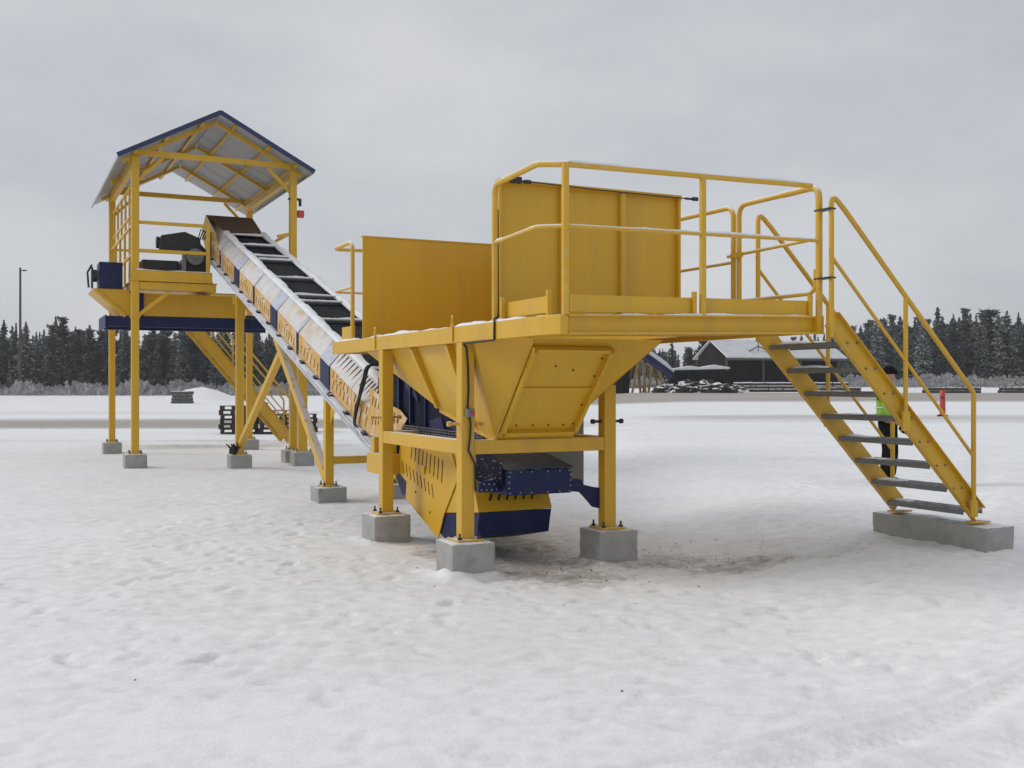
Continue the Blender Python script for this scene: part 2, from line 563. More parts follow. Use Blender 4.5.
for b in ((0.75, 0.9, 1.0, 2.0, 0.95), (1.9, -0.15, 1.0, 0.55, 0.75), (2.35, -0.75, 0.85, 0.45, 0.8), (3.0, -1.1, 0.7, 0.28, 0.45), (0.8, 3.6, 0.7, 1.6, 0.35), (0.4, 0.1, 0.6, 0.5, 0.6), (0.2, 14.5, 2.2, 2.6, 0.2)):
    dirt = np.maximum(dirt, blot(*b))
band = lambda y0, y1, w: sstep(y0 - w, y0 + w, Y) * sstep(y1 + w, y1 - w, Y)
wob = 3.0 * fbm(X * 0.03 + 5, Y * 0.02, 3)
rut = 0.84 + 0.12 * np.sin((Y + wob) * 0.5) + 0.9 * fbm(X * 0.05, Y * 0.12, 3)
road = np.maximum(band(37, 49, 2.5) * np.clip(rut, 0.3, 0.95), 0.62 * band(54, 63, 4) * np.clip(rut, 0.2, 1.0)) * sstep(10, -4, X)
road2 = band(42, 52, 3) * sstep(0, 10, X) * np.clip(0.62 + 0.9 * fbm(X * 0.06, Y * 0.25, 3), 0.3, 0.85)
road3 = band(70, 102, 4) * sstep(-8, 6, X) * np.clip(1.0 + 0.8 * fbm(X * 0.06 + 3, Y * 0.15, 3), 0.35, 1.0)
road4 = band(25, 30, 2) * sstep(-1, -5, X) * np.clip(0.30 + 1.4 * fbm(X * 0.25, Y * 0.9, 3), 0, 0.7)
dirt = np.clip(np.maximum.reduce([dirt, road, road2, road3, road4]), 0, 1)
# light grey slush tint that goes with trampled places
slush = np.clip(0.35 + 1.5 * fbm(X * 0.8 + 40, Y * 0.8 + 8, 4) + 1.2 * np.clip(fbm(X * 6 + 4, Y * 6 + 8, 3), 0, 1) * near + 0.8 * scuff, 0, 1)
Z -= 0.022 * dirt * near
# snow mound far behind, banked snow round each footing
FOOT = [(0, 0), (0, 2.04), (1.44, 0), (1.44, 2.04)]
for v, u in FOOT:
    p = wv(v, u)
    d = np.maximum(np.abs((X - p[0]) * VX[0] + (Y - p[1]) * VX[1]), np.abs((X - p[0]) * UX[0] + (Y - p[1]) * UX[1]))
    Z += (0.035 + 0.12 * fbm(X * 3, Y * 3, 3)) * np.exp(-((d - 0.2) / 0.09) ** 2)
pm = (-30.5, 104.0)
Z += 1.5 * np.minimum(1.0, 1.35 * np.exp(-(((X - pm[0]) / 2.0) ** 2 + ((Y - pm[1]) / 2.6) ** 2))) * (1 + 0.5 * fbm(X * 0.6, Y * 0.6, 2))

ny, nx = X.shape
TERR = Z
me = bpy.data.meshes.new('snow_ground')
co = np.stack([X.ravel(), Y.ravel(), Z.ravel()], 1).astype(np.float32)
idx = np.arange(nx * ny).reshape(ny, nx)
quads = np.stack([idx[:-1, :-1].ravel(), idx[:-1, 1:].ravel(), idx[1:, 1:].ravel(), idx[1:, :-1].ravel()], 1).astype(np.int32)
me.vertices.add(len(co)); me.vertices.foreach_set('co', co.ravel())
me.loops.add(quads.size); me.loops.foreach_set('vertex_index', quads.ravel())
me.polygons.add(len(quads)); me.polygons.foreach_set('loop_start', np.arange(0, quads.size, 4, dtype=np.int32))
me.polygons.foreach_set('use_smooth', np.ones(len(quads), bool))
me.update(calc_edges=True)
for nm, arr in (('dirt', dirt), ('slush', slush)):
    at = me.attributes.new(nm, 'FLOAT', 'POINT')
    at.data.foreach_set('value', arr.ravel().astype(np.float32))
gm = bpy.data.materials.new('trodden_snow')
gm.use_nodes = True
n, l = gm.node_tree.nodes, gm.node_tree.links
b = n['Principled BSDF']
b.inputs['Roughness'].default_value = 0.75
b.inputs['Specular IOR Level'].default_value = 0.25
geo = n.new('ShaderNodeNewGeometry')
ad_ = n.new('ShaderNodeAttribute'); ad_.attribute_name = 'dirt'
as_ = n.new('ShaderNodeAttribute'); as_.attribute_name = 'slush'
n1 = n.new('ShaderNodeTexNoise'); n1.inputs['Scale'].default_value = 7.0; n1.inputs['Detail'].default_value = 8; n1.inputs['Roughness'].default_value = 0.65
n2 = n.new('ShaderNodeTexNoise'); n2.inputs['Scale'].default_value = 9.0; n2.inputs['Detail'].default_value = 10; n2.inputs['Roughness'].default_value = 0.72
for q in (n1, n2):
    l.new(geo.outputs['Position'], q.inputs['Vector'])
c1 = n.new('ShaderNodeMix'); c1.data_type = 'RGBA'
c1.inputs[6].default_value = (0.875, 0.882, 0.895, 1)
c1.inputs[7].default_value = (0.745, 0.750, 0.758, 1)
sm = n.new('ShaderNodeMath'); sm.operation = 'MULTIPLY_ADD'
l.new(n1.outputs['Fac'], sm.inputs[0]); sm.inputs[1].default_value = 3.0; sm.inputs[2].default_value = -1.45
sm2 = n.new('ShaderNodeMath'); sm2.operation = 'ADD'; sm2.use_clamp = True
l.new(sm.outputs[0], sm2.inputs[0])
sm3 = n.new('ShaderNodeMath'); sm3.operation = 'MULTIPLY'; sm3.inputs[1].default_value = 0.6
l.new(as_.outputs['Fac'], sm3.inputs[0]); l.new(sm3.outputs[0], sm2.inputs[1])
l.new(sm2.outputs[0], c1.inputs[0])
cd = n.new('ShaderNodeMix'); cd.data_type = 'RGBA'
cd.inputs[6].default_value = (0.43, 0.39, 0.355, 1)
cd.inputs[7].default_value = (0.23, 0.195, 0.165, 1)
l.new(n1.outputs['Fac'], cd.inputs[0])
# soil shows in patches where the dirt value beats a noise threshold
ma = n.new('ShaderNodeMath'); ma.operation = 'MULTIPLY_ADD'
l.new(n2.outputs['Fac'], ma.inputs[0]); ma.inputs[1].default_value = 1.5; ma.inputs[2].default_value = -0.75
mb_ = n.new('ShaderNodeMath'); mb_.operation = 'ADD'
l.new(ma.outputs[0], mb_.inputs[0]); l.new(ad_.outputs['Fac'], mb_.inputs[1])
md = n.new('ShaderNodeMapRange'); md.inputs['From Min'].default_value = 0.30; md.inputs['From Max'].default_value = 0.85; md.inputs['To Max'].default_value = 0.88
l.new(mb_.outputs[0], md.inputs['Value'])
cm = n.new('ShaderNodeMix'); cm.data_type = 'RGBA'
l.new(md.outputs[0], cm.inputs[0]); l.new(c1.outputs[2], cm.inputs[6]); l.new(cd.outputs[2], cm.inputs[7])
l.new(cm.outputs[2], b.inputs['Base Color'])
n3 = n.new('ShaderNodeTexNoise'); n3.inputs['Scale'].default_value = 38; n3.inputs['Detail'].default_value = 7; n3.inputs['Roughness'].default_value = 0.6
l.new(geo.outputs['Position'], n3.inputs['Vector'])
bp = n.new('ShaderNodeBump'); bp.inputs['Strength'].default_value = 0.40; bp.inputs['Distance'].default_value = 0.014
l.new(n3.outputs['Fac'], bp.inputs['Height']); l.new(bp.outputs['Normal'], b.inputs['Normal'])
me.materials.append(gm)
ground = bpy.data.objects.new('snow_ground', me)
ground['kind'] = 'structure'
COL.objects.link(ground)


# ------------------------------------------------------------------ concrete footings (each one a thing)
def rough_box(a, b, seed, step=0.035):
    """cast block: flat faces with slight waviness and chipped arrises"""
    m_ = MB()
    size = [b[i] - a[i] for i in range(3)]
    rx, ry = seed * 3.7, seed * 1.9

    def warp(p):
        q = [(p[i] - a[i]) for i in range(3)]
        near_ = sorted(min(q[i], size[i] - q[i]) for i in range(3))
        s_ = q[0] * 11 + q[2] * 7 + rx
        t_ = q[1] * 11 - q[2] * 5 + ry
        n1_ = float(vnoise(np.array(s_), np.array(t_)))
        n2_ = float(vnoise(np.array(s_ * 3.1), np.array(t_ * 3.1)))
        chip = 0.010 * max(0.0, n2_ - 0.45) * max(0.0, 1 - near_[1] / 0.03) + 0.003 * n1_ + (0.006 if near_[1] < 0.004 else 0)
        c = [size[i] / 2 for i in range(3)]
        return tuple(p[i] - (chip if q[i] > c[i] else -chip) * (1.0 if min(q[i], size[i] - q[i]) < 0.03 else 0.0) for i in range(3))

    for ax_ in range(3):
        u_, v_ = [i for i in range(3) if i != ax_]
        nu, nv = max(2, int(size[u_] / step)), max(2, int(size[v_] / step))
        for sd in (0, 1):
            vs_, fs_ = [], []
            for i in range(nu + 1):
                for k in range(nv + 1):
                    p = [0, 0, 0]
                    p[ax_] = b[ax_] if sd else a[ax_]
                    p[u_] = a[u_] + size[u_] * i / nu
                    p[v_] = a[v_] + size[v_] * k / nv
                    vs_.append(warp(p))
            for i in range(nu):
                for k in range(nv):
                    f_ = (i * (nv + 1) + k, (i + 1) * (nv + 1) + k, (i + 1) * (nv + 1) + k + 1, i * (nv + 1) + k + 1)
                    flip = (sd == 0) ^ (ax_ == 1)
                    fs_.append(f_[::-1] if flip else f_)
            m_.add(vs_, fs_)
    return m_


def footing(v, u, label, s=0.40, h=0.25, top=None, seed=0):
    w = W(v, u)
    z0 = G(w[0], w[1])
    zt = top if top is not None else z0 + h
    r_ = random.Random(seed)
    e = s / 2
    t = rough_box((v - e, u - e, z0 - 0.08), (v + e, u + e, zt), seed)
    o = t.build('concrete_footing', 'concrete', None, (v, u, z0 - 0.08))
    o.location = W(v, u, z0 - 0.08)
    o.rotation_euler = (0, 0, TH + r_.uniform(-0.03, 0.03))
    tag(o, label, 'footing', 'concrete footings under the machine legs')
    return zt


FT = 0.25
footing(0, 0, 'concrete footing under the hopper post carrying the black cable', top=0.28, seed=1)
footing(0, 2.04, 'concrete footing under the hopper post beside the sloping belt conveyor', top=0.285, seed=2)
footing(1.42, 0, 'concrete footing under the hopper post next to the dark navy bracket', top=0.30, seed=3)
footing(1.44, 2.04, 'concrete footing under the hopper post hidden behind the feeder', top=FT, seed=4)
footing(0.385, 5.47, 'concrete footing under the short conveyor leg with the long diagonal brace', top=FT, seed=5)
footing(1.37, 5.47, 'concrete footing behind the short conveyor leg, under its twin', top=FT, seed=6)
LT = footing(0.455, 11.6, 'concrete footing under the slim tall conveyor leg, rubbish on top', seed=7)
LT2 = footing(1.72, 11.92, 'concrete footing under the thick conveyor leg beside the tower post', seed=8)
TT = {}
TT[0] = footing(-1.28, 12.6, 'concrete footing under the tower corner post with the knee brace', seed=9)
TT[1] = footing(1.71, 12.6, 'concrete footing under the tower post that carries the red box', seed=10)
TT[2] = footing(-1.28, 17.1, 'small looking concrete footing under the far outer tower post', seed=11)
TT[3] = footing(1.80, 17.1, 'concrete footing under the far tower post by the pallets', seed=12)
# the long block below the stairs
BLK_TOP = 0.385
t = rough_box((3.98, -1.95, 0.08), (4.34, -0.64, BLK_TOP), 21)
o = t.build('concrete_block', 'concrete', None, (4.16, -1.3, 0.08))
o.location = W(4.16, -1.3, 0.08)
o.rotation_euler = (0, 0, TH)
tag(o, 'long low concrete block carrying the foot of the hopper stairs', 'footing')

# ------------------------------------------------------------------ feed hopper with its platform
H = Thing('feed_hopper', (0.72, 1.0, 0.25), 'big yellow steel feed hopper with railed platform on four posts', 'hopper')


def post(T, v, u, z0, z1, w=0.12, plate=0.24, name='post', m='yellow'):
    p = T.part(name, MB().box((v - w / 2, u - w / 2, z0 + 0.016), (v + w / 2, u + w / 2, z1)), m, bevel=0.008)
    T.part('base_plate', MB().box((v - plate / 2, u - plate / 2, z0 + 0.001), (v + plate / 2, u + plate / 2, z0 + 0.017)), 'yellow', parent=p)
    b = MB()
    e = plate / 2 - 0.03
    for a, c in ((-e, -e), (e, -e), (e, e), (-e, e)):
        b.disc((v + a, u + c, z0 + 0.04), (0, 0, 1), 0.009, 0.06, 8)
        b.disc((v + a, u + c, z0 + 0.026), (0, 0, 1), 0.020, 0.018, 6)
    T.part('anchor_bolts', b, 'dark_steel', parent=p, kind='stuff')
    return p


post(H, 0, 0, 0.28, 1.958)
post(H, 0, 2.04, 0.285, 1.958)
post(H, 1.405, 0, 0.30, 1.60)
post(H, 1.44, 2.04, FT, 1.60)
# tie beams between the posts
ZC0, ZC1 = 1.01, 1.13
for a, b in (((0.061, -0.055, ZC0), (1.344, 0.055, ZC1)), ((0.061, 1.985, ZC0), (1.379, 2.095, ZC1))):
    H.part('tie_beam', MB().box(a, b), 'yellow', bevel=0.006)
for v in (0, 1.405):
    H.part('tie_beam', MB().box((v - 0.055, 0.061, ZC0), (v + 0.055, 1.979, ZC1)), 'yellow', bevel=0.006)
# locking pins through the posts
for v, u in ((0, 0), (0, 2.04), (1.405, 0)):
    b = MB().tube([(v - 0.155, u, 1.27), (v + 0.155, u, 1.27)], 0.013, 10)
    b.disc((v - 0.15, u, 1.27), (1, 0, 0), 0.022, 0.03, 8).disc((v + 0.15, u, 1.27), (1, 0, 0), 0.022, 0.03, 8)
    H.part('locking_pin', b, 'yellow' if v == 0 else 'dark_steel')
# platform edge beams; the near left corner is cut off
FU, RV, FARU = -1.70, 2.40, 3.78
left = [(-0.06, FARU, 1.96), (-0.06, -1.50, 1.96), (-0.005, FU, 1.96), (0.06, FU + 0.01, 1.96), (0.04, -1.46, 1.96), (0.04, FARU, 1.96)]
lb = H.part('platform_beam', MB().prism(left, (0, 0, 0.14)), 'yellow', bevel=0.004)
H.rise = 0.055      # the platform climbs a little towards the stairs
fb = MB().box((0.063, FU + 0.048, 1.972), (RV - 0.06, FU + 0.056, 2.088))
fb.box((0.063, FU, 2.088), (RV - 0.06, FU + 0.06, 2.10)).box((0.063, FU, 1.958), (RV - 0.06, FU + 0.06, 1.972))
fb.box((RV - 0.06, FU - 0.002, 1.957), (RV + 0.01, FU + 0.07, 2.102))
H.part('platform_beam', fb, 'yellow')
H.part('platform_beam', MB().box((RV - 0.04, FU + 0.075, 1.96), (RV + 0.01, FARU, 2.10)), 'yellow', bevel=0.004)
H.part('platform_beam', MB().box((0.045, FARU - 0.06, 1.96), (RV - 0.045, FARU, 2.10)), 'yellow', bevel=0.004)
for u in (-1.1, -0.68, 2.93, 3.35):
    H.part('cross_member', MB().box((0.045, u - 0.03, 1.985), (RV - 0.045, u + 0.03, 2.058)), 'yellow')
H.part('deck_plate', MB().box((0.045, FU + 0.065, 2.060), (RV - 0.045, -0.655, 2.082)), 'yellow')
H.part('deck_plate', MB().box((1.80, -0.65, 2.060), (RV - 0.045, 2.90, 2.082)), 'yellow')
H.part('deck_plate', MB().box((0.045, 2.905, 2.060), (RV - 0.045, FARU - 0.065, 2.082)), 'yellow')


H.rise = 0.0


# lumpy snow lying along the left beam
def snow_strip(T, pts, w, h, seed, name='snow_cap', parent=None, n=60, keep=0.0):
    r_ = random.Random(seed)
    pts = [Vector(p) for p in pts]
    seg = [(pts[i + 1] - pts[i]).length for i in range(len(pts) - 1)]
    tot = sum(seg)
    P = []
    for i in range(n + 1):
        s = tot * i / n
        k = 0
        while k < len(seg) - 1 and s > seg[k]:
            s -= seg[k]; k += 1
        P.append(pts[k].lerp(pts[k + 1], min(1, s / seg[k])))
    ph = [r_.uniform(0, 6.28) for _ in range(5)]
    vs, fs = [], []
    for i, p in enumerate(P):
        d = (P[min(i + 1, n)] - P[max(i - 1, 0)]).normalized()
        s = d.cross(Vector((0, 0, 1))).normalized()
        x = tot * i / n
        a = 0.55 + 0.28 * math.sin(x * 3.1 + ph[0]) + 0.2 * math.sin(x * 7.7 + ph[1]) + 0.14 * math.sin(x * 17 + ph[2]) + r_.uniform(-.1, .1)
        a = max(0.08, a - keep)
        if i in (0, n):
            a = 0.03
        for q, hh in ((-0.5, 0.0), (-0.42, 0.7), (-0.15, 1.0), (0.2, 0.95), (0.44, 0.65), (0.5, 0.0)):
            vs.append(p + s * (q * w * (0.8 + 0.2 * min(a, 1))) + Vector((0, 0, h * hh * a - 0.003)))
    for i in range(n):
        for k in range(5):
            a = i * 6 + k
            fs.append((a, a + 6, a + 7, a + 1))
    b = MB().add(vs, fs, True)
    return T.part(name, b, 'snow', parent=parent)


snow_strip(H, [(-0.01, 3.7, 2.10), (-0.01, -1.46, 2.10), (0.06, FU + 0.05, 2.10)], 0.095, 0.034, 3, parent=lb, n=110)
H.rise = 0.055
snow_strip(H, [(0.1, FU + 0.03, 2.10), (RV - 0.07, FU + 0.03, 2.10)], 0.058, 0.022, 5, n=70)

H.rise = 0.0
# hopper walls above the platform
WT = 3.235
wallU0, wallU1, wallV0, wallV1 = -0.60, 2.86, 0.015, 1.76


def wall_panel(poly, ext, ribs, cap):
    p = H.part('wall_panel', MB().prism(poly, ext), 'yellow_plain')
    for rb in ribs:
        H.part('rib', MB().box(*rb), 'yellow_plain', parent=p, bevel=0.003)
    H.part('top_edge', MB().box(*cap), 'yellow', parent=p)
    return p


zb = 2.02
w2 = wall_panel([(wallV0, wallU0, zb), (wallV1, wallU0, zb), (wallV1, wallU0, WT), (wallV0, wallU0, WT)], (0, 0.012, 0),
                [((0.575, wallU0 - 0.045, zb + .02), (0.635, wallU0 - 0.002, WT - 0.012)), ((1.155, wallU0 - 0.045, zb + .02), (1.205, wallU0 - 0.002, WT - 0.012)),
                 ((wallV0, wallU0 - 0.05, zb + .02), (wallV0 + 0.02, wallU0 - 0.002, WT - 0.012)), ((wallV1 - 0.02, wallU0 - 0.05, zb + .02), (wallV1, wallU0 - 0.002, WT - 0.012))],
                ((wallV0 - 0.005, wallU0 - 0.055, WT - 0.010), (wallV1 + 0.005, wallU0 + 0.02, WT + 0.012)))
wall_panel([(wallV0, wallU1, zb), (wallV1, wallU1, zb), (wallV1, wallU1, WT - .01), (wallV0, wallU1, WT - .01)], (0, 0.012, 0),
           [((0.57, wallU1 + 0.014, zb + .02), (0.63, wallU1 + 0.055, WT - 0.022)), ((1.15, wallU1 + 0.014, zb + .02), (1.20, wallU1 + 0.055, WT - 0.022))],
           ((wallV0 - 0.005, wallU1 - 0.008, WT - 0.010), (wallV1 + 0.005, wallU1 + 0.06, WT + 0.004)))
wall_panel([(wallV1 + 0.003, wallU0 + 0.014, zb), (wallV1 + 0.003, wallU1 - 0.002, zb), (wallV1 + 0.003, wallU1 - 0.002, WT - .014), (wallV1 + 0.003, wallU0 + 0.014, WT - .014)], (0.012, 0, 0),
           [((wallV1 + 0.017, u, zb + .06), (wallV1 + 0.055, u + 0.05, WT - 0.026)) for u in (0.2, 1.1, 2.0)],
           ((wallV1 - 0.003, wallU0 + 0.022, WT - 0.0135), (wallV1 + 0.06, wallU1 - 0.010, WT + 0.003)))
# pull cord with turnbuckles along the near wall's top
b = MB().tube([(0.02, wallU0 - 0.075, WT + 0.005), (0.9, wallU0 - 0.075, WT - 0.012), (1.88, wallU0 - 0.075, WT - 0.015)], 0.005, 6)
H.part('pull_cord', b, 'cable')
b = MB().box((0.10, wallU0 - 0.10, WT - 0.02), (0.19, wallU0 - 0.058, WT + 0.028))
b.disc((0.25, wallU0 - 0.075, WT + 0.0), (1, 0, 0), 0.016, 0.06, 10)
H.part('pull_switch', b, 'dark_steel')
b = MB().disc((1.82, wallU0 - 0.075, WT - 0.015), (1, 0, 0), 0.010, 0.07, 10).disc((1.89, wallU0 - 0.075, WT - 0.012), (1, 0, 0), 0.018, 0.05, 10)
H.part('turnbuckle', b, 'dark_steel')

# funnel plates below
A2_ = (0.35, -0.60, 1.985)
A_, B_, C_, D_ = (0.02, -0.13, 1.985), (1.61, -0.60, 1.985), (1.61, 2.83, 1.985), (0.02, 2.83, 1.985)
a_, b_, c_, d_ = (0.262, -0.03, 1.13), (1.03, -0.03, 1.13), (1.03, 1.31, 1.36), (0.30, 1.31, 1.36)
PF = (0.02, -0.13 + 0.47 * 2.96, 1.985)
fp = H.part('funnel_plate', MB().prism([A_, a_, PF], (0.010, 0, 0)).prism([a_, d_, PF], (0.010, 0, 0)), 'yellow_plain')
H.part('funnel_plate', MB().prism([PF, d_, D_], (0.010, 0, 0)), 'yellow_plain')
k_ = (1.04, -0.187, 1.37)
H.part('funnel_plate', MB().prism([B_, k_, c_, C_], (-0.010, 0, 0)).prism([k_, b_, c_], (-0.010, 0, 0)), 'yellow_plain')
ff = H.part('funnel_plate', MB().prism([A2_, B_, k_, b_, a_], (0, 0.010, 0.004)), 'yellow_plain')
H.part('funnel_plate', MB().prism([A_, A2_, a_], (0.007, 0.007, 0)), 'yellow_plain')
H.part('funnel_plate', MB().prism([D_, C_, c_, d_], (0, -0.010, 0.004)), 'yellow_plain')


def lerp3(p, q, t):
    return tuple(p[i] + (q[i] - p[i]) * t for i in range(3))


# stiffeners on the left plate
for t0, t1 in ((0.17, 0.30), (0.47, 0.985)):
    p, q = lerp3(A_, D_, t0), lerp3(a_, d_, t1)
    H.part('rib', MB().beam((p[0] - 0.025, p[1], p[2] - 0.03), (q[0] - 0.025, q[1], q[2] + 0.03), 0.055, 0.055, (1, 0, 0.3)), 'yellow_plain', parent=fp)
H.part('rim_strip', MB().beam(lerp3(a_, d_, 0.0), lerp3(a_, d_, 1.0), 0.012, 0.05), 'yellow', parent=fp)
H.part('corner_strip', MB().beam(lerp3(A2_, a_, 0.02), lerp3(A2_, a_, 0.98), 0.05, 0.012, (1, -0.6, 0)), 'yellow_plain', parent=ff)
# access hatch on the sloping front plate
tn = Vector((0, 0.57, -0.85)).normalized()
nn = Vector((0, -0.85, -0.57)).normalized()
P0 = Vector((0, -0.60, 1.985))


def fr(v, s, k):
    q = P0 + tn * s + nn * k
    return (v, q.y, q.z)


hat = H.part('access_hatch', MB().prism([fr(0.355, 0.09, 0.004), fr(1.10, 0.09, 0.004), fr(1.005, 0.93, 0.004), fr(0.285, 0.93, 0.004)], nn * 0.010), 'yellow_plain')
for p, q in (((0.365, 0.07), (0.293, 0.945)), ((1.09, 0.07), (0.995, 0.945)), ((0.345, 0.085), (1.11, 0.085)), ((0.275, 0.93), (1.01, 0.93))):
    H.part('hatch_frame', MB().beam(fr(p[0], p[1], 0.042), fr(q[0], q[1], 0.042), 0.032, 0.058, nn), 'yellow_plain', parent=hat)
H.part('hatch_seam', MB().beam(fr(0.345, 0.50, 0.021), fr(1.04, 0.50, 0.021), 0.05, 0.014, nn), 'yellow_plain', parent=hat)
bt = MB()
for s in (0.18, 0.36, 0.66, 0.86):
    bt.disc(fr(1.06 - 0.10 * s, s, 0.020), nn, 0.008, 0.010, 8)
for v in (0.42, 0.58, 0.73, 0.88):
    bt.disc(fr(v, 0.87, 0.020), nn, 0.008, 0.010, 8)
bt.disc(fr(0.62, 0.26, 0.020), nn, 0.008, 0.010, 8).disc(fr(0.80, 0.30, 0.020), nn, 0.008, 0.010, 8)
H.part('hatch_bolts', bt, 'brown', parent=hat, kind='stuff')

H.rise = 0.035
# railing of the platform
RT, RM, RR = 3.17, 2.73, 0.0235
top = bent([(-0.03, -0.655, 2.10), (-0.03, -0.655, RT + 0.02), (-0.07, -1.46, RT + 0.03), (0.06, FU + 0.02, RT), (RV - 0.10, FU + 0.02, RT)], 0.09)
H.part('top_rail', MB().tube(top, RR, 12), 'yellow_snow')
mid = [(-0.03, -0.66, RM), (-0.07, -1.46, RM + 0.015), (0.06, FU + 0.02, RM), (RV - 0.03, FU + 0.02, RM)]
H.part('mid_rail', MB().tube(bent(mid, 0.06), 0.016, 10), 'yellow_snow')
for v in (0.045, 1.235):
    H.part('rail_post', MB().tube([(v, FU + 0.022, 2.10), (v, FU + 0.022, RT)], 0.027, 12), 'yellow_snow')
snow_strip(H, [(0.06, FU + 0.02, RT + 0.019), (RV - 0.2, FU + 0.02, RT + 0.019)], 0.036, 0.018, 8, n=140, keep=0.05)
snow_strip(H, [(-0.032, -0.70, RM + 0.012), (-0.068, -1.42, RM + 0.026)], 0.028, 0.016, 9, n=40, keep=-0.1)
snow_strip(H, [(0.07, FU + 0.02, RM + 0.012), (RV - 0.06, FU + 0.02, RM + 0.012)], 0.030, 0.018, 10, n=120, keep=0.0)
# end frame beside the stairs: corner post and a closed loop
pv = RV - 0.02
H.part('corner_post', MB().tube(bent([(pv, FU + 0.02, 2.00), (pv, FU + 0.02, RT), (pv, FU + 0.45, RT)], 0.10), 0.028, 12), 'yellow_snow')
loop = bent([(pv, -1.2, RT), (pv, -0.66, RT), (pv, -0.66, 2.10)], 0.11)
H.part('top_rail', MB().tube([(pv, FU + 0.40, RT)] + loop, RR, 12), 'yellow_snow')
H.part('gate_bar', MB().tube(bent([(pv - 0.01, FU + 0.05, 2.50), (pv - 0.01, FU + 0.05, 2.31), (pv - 0.01, -0.70, 2.31)], 0.12), 0.018, 10), 'yellow_snow')
H.part('mid_rail', MB().tube([(pv, FU + 0.05, RM + 0.02), (pv, -0.50, RM)], 0.015, 10), 'yellow_snow')
H.part('latch_block', MB().box((pv - 0.05, -0.74, RM - 0.03), (pv - 0.02, -0.60, RM + 0.015)), 'yellow')
H.part('top_rail', MB().tube(bent([(pv, -0.58, 2.10), (pv, -0.58, RT), (pv, FARU + 0.12, RT + 0.04), (0.0, FARU + 0.12, RT + 0.04), (0.0, 3.18, RT + 0.04), (0.0, 3.18, 2.10)], 0.11), RR, 12), 'yellow_snow')
H.part('mid_rail', MB().tube(bent([(pv, -0.56, RM - 0.06), (pv, FARU + 0.12, RM - 0.06), (0.0, FARU + 0.12, RM - 0.03), (0.0, 3.19, RM - 0.03)], 0.1), 0.015, 10), 'yellow_snow')
for v, u in ((pv, 0.6), (pv, 1.7), (pv, 2.8), (1.6, FARU - 0.06), (0.8, FARU - 0.06)):
    H.part('rail_post', MB().tube([(v, u, 2.09), (v, u, RT)], 0.024, 10), 'yellow_snow')
# toe boards and their clips
for a, b in (((0.03, -1.44, 2.13), (0.042, -0.74, 2.25)), ((0.11, FU + 0.050, 2.125), (1.19, FU + 0.062, 2.245)), ((1.28, FU + 0.050, 2.125), (RV - 0.085, FU + 0.062, 2.245))):
    tb = H.part('toe_board', MB().box(a, b), 'yellow')
for v, u in ((0.0, -0.735), (0.02, -1.475), (1.165, FU + 0.035), (RV - 0.10, FU + 0.035)):
    H.part('toe_clip', MB().box((v - 0.018, u - 0.014, 2.103), (v + 0.018, u + 0.014, 2.29)), 'yellow', bevel=0.004)
H.part('toe_board', MB().box((0.03, 3.22, 2.125), (0.042, 3.68, 2.27)), 'yellow')
H.rise = 0.0
# lifting lugs on the left beam
for u in (0.13, 2.20):
    b = MB().box((-0.075, u - 0.016, 1.975), (-0.0615, u + 0.016, 2.12))
    b.tube([(-0.068, u - 0.014, 2.115), (-0.068, u - 0.016, 2.17), (-0.068, u, 2.195), (-0.068, u + 0.016, 2.17), (-0.068, u + 0.014, 2.115)], 0.007, 8)
    H.part('lifting_lug', b, 'yellow')
# cable looped over the beam and down the near post, with a junction box
cb = MB()
cb.tube([(0.018, -0.625, 3.0), (0.016, -0.625, 2.6), (0.012, -0.63, 2.16), (-0.02, -0.69, 2.135), (-0.068, -0.73, 2.12), (-0.070, -0.73, 2.02), (-0.070, -0.73, 1.953), (-0.068, -0.35, 1.95), (-0.05, -0.075, 1.948), (-0.02, -0.072, 1.92),
         (-0.005, -0.070, 1.75), (0.0, -0.070, 1.55), (-0.01, -0.071, 1.42), (0.01, -0.074, 1.32), (0.012, -0.085, 1.26), (0.01, -0.076, 1.15), (-0.005, -0.078, 1.05), (0.055, -0.08, 0.93), (0.064, -0.07, 0.7)], 0.009, 6)
H.part('cable', cb, 'cable')
jb = H.part('junction_box', MB().box((-0.03, -0.105, 1.33), (0.045, -0.064, 1.40)), 'grey_plate', bevel=0.006)
H.part('switch_knob', MB().disc((0.02, -0.115, 1.36), (0, 1, 0), 0.018, 0.02, 10), 'red', parent=jb)

# ------------------------------------------------------------------ stairs up to the hopper platform
S = Thing('access_stairs', (4.1, -1.3, BLK_TOP), 'yellow steel stairs with grey treads and tube handrails beside the hopper', 'stairs')


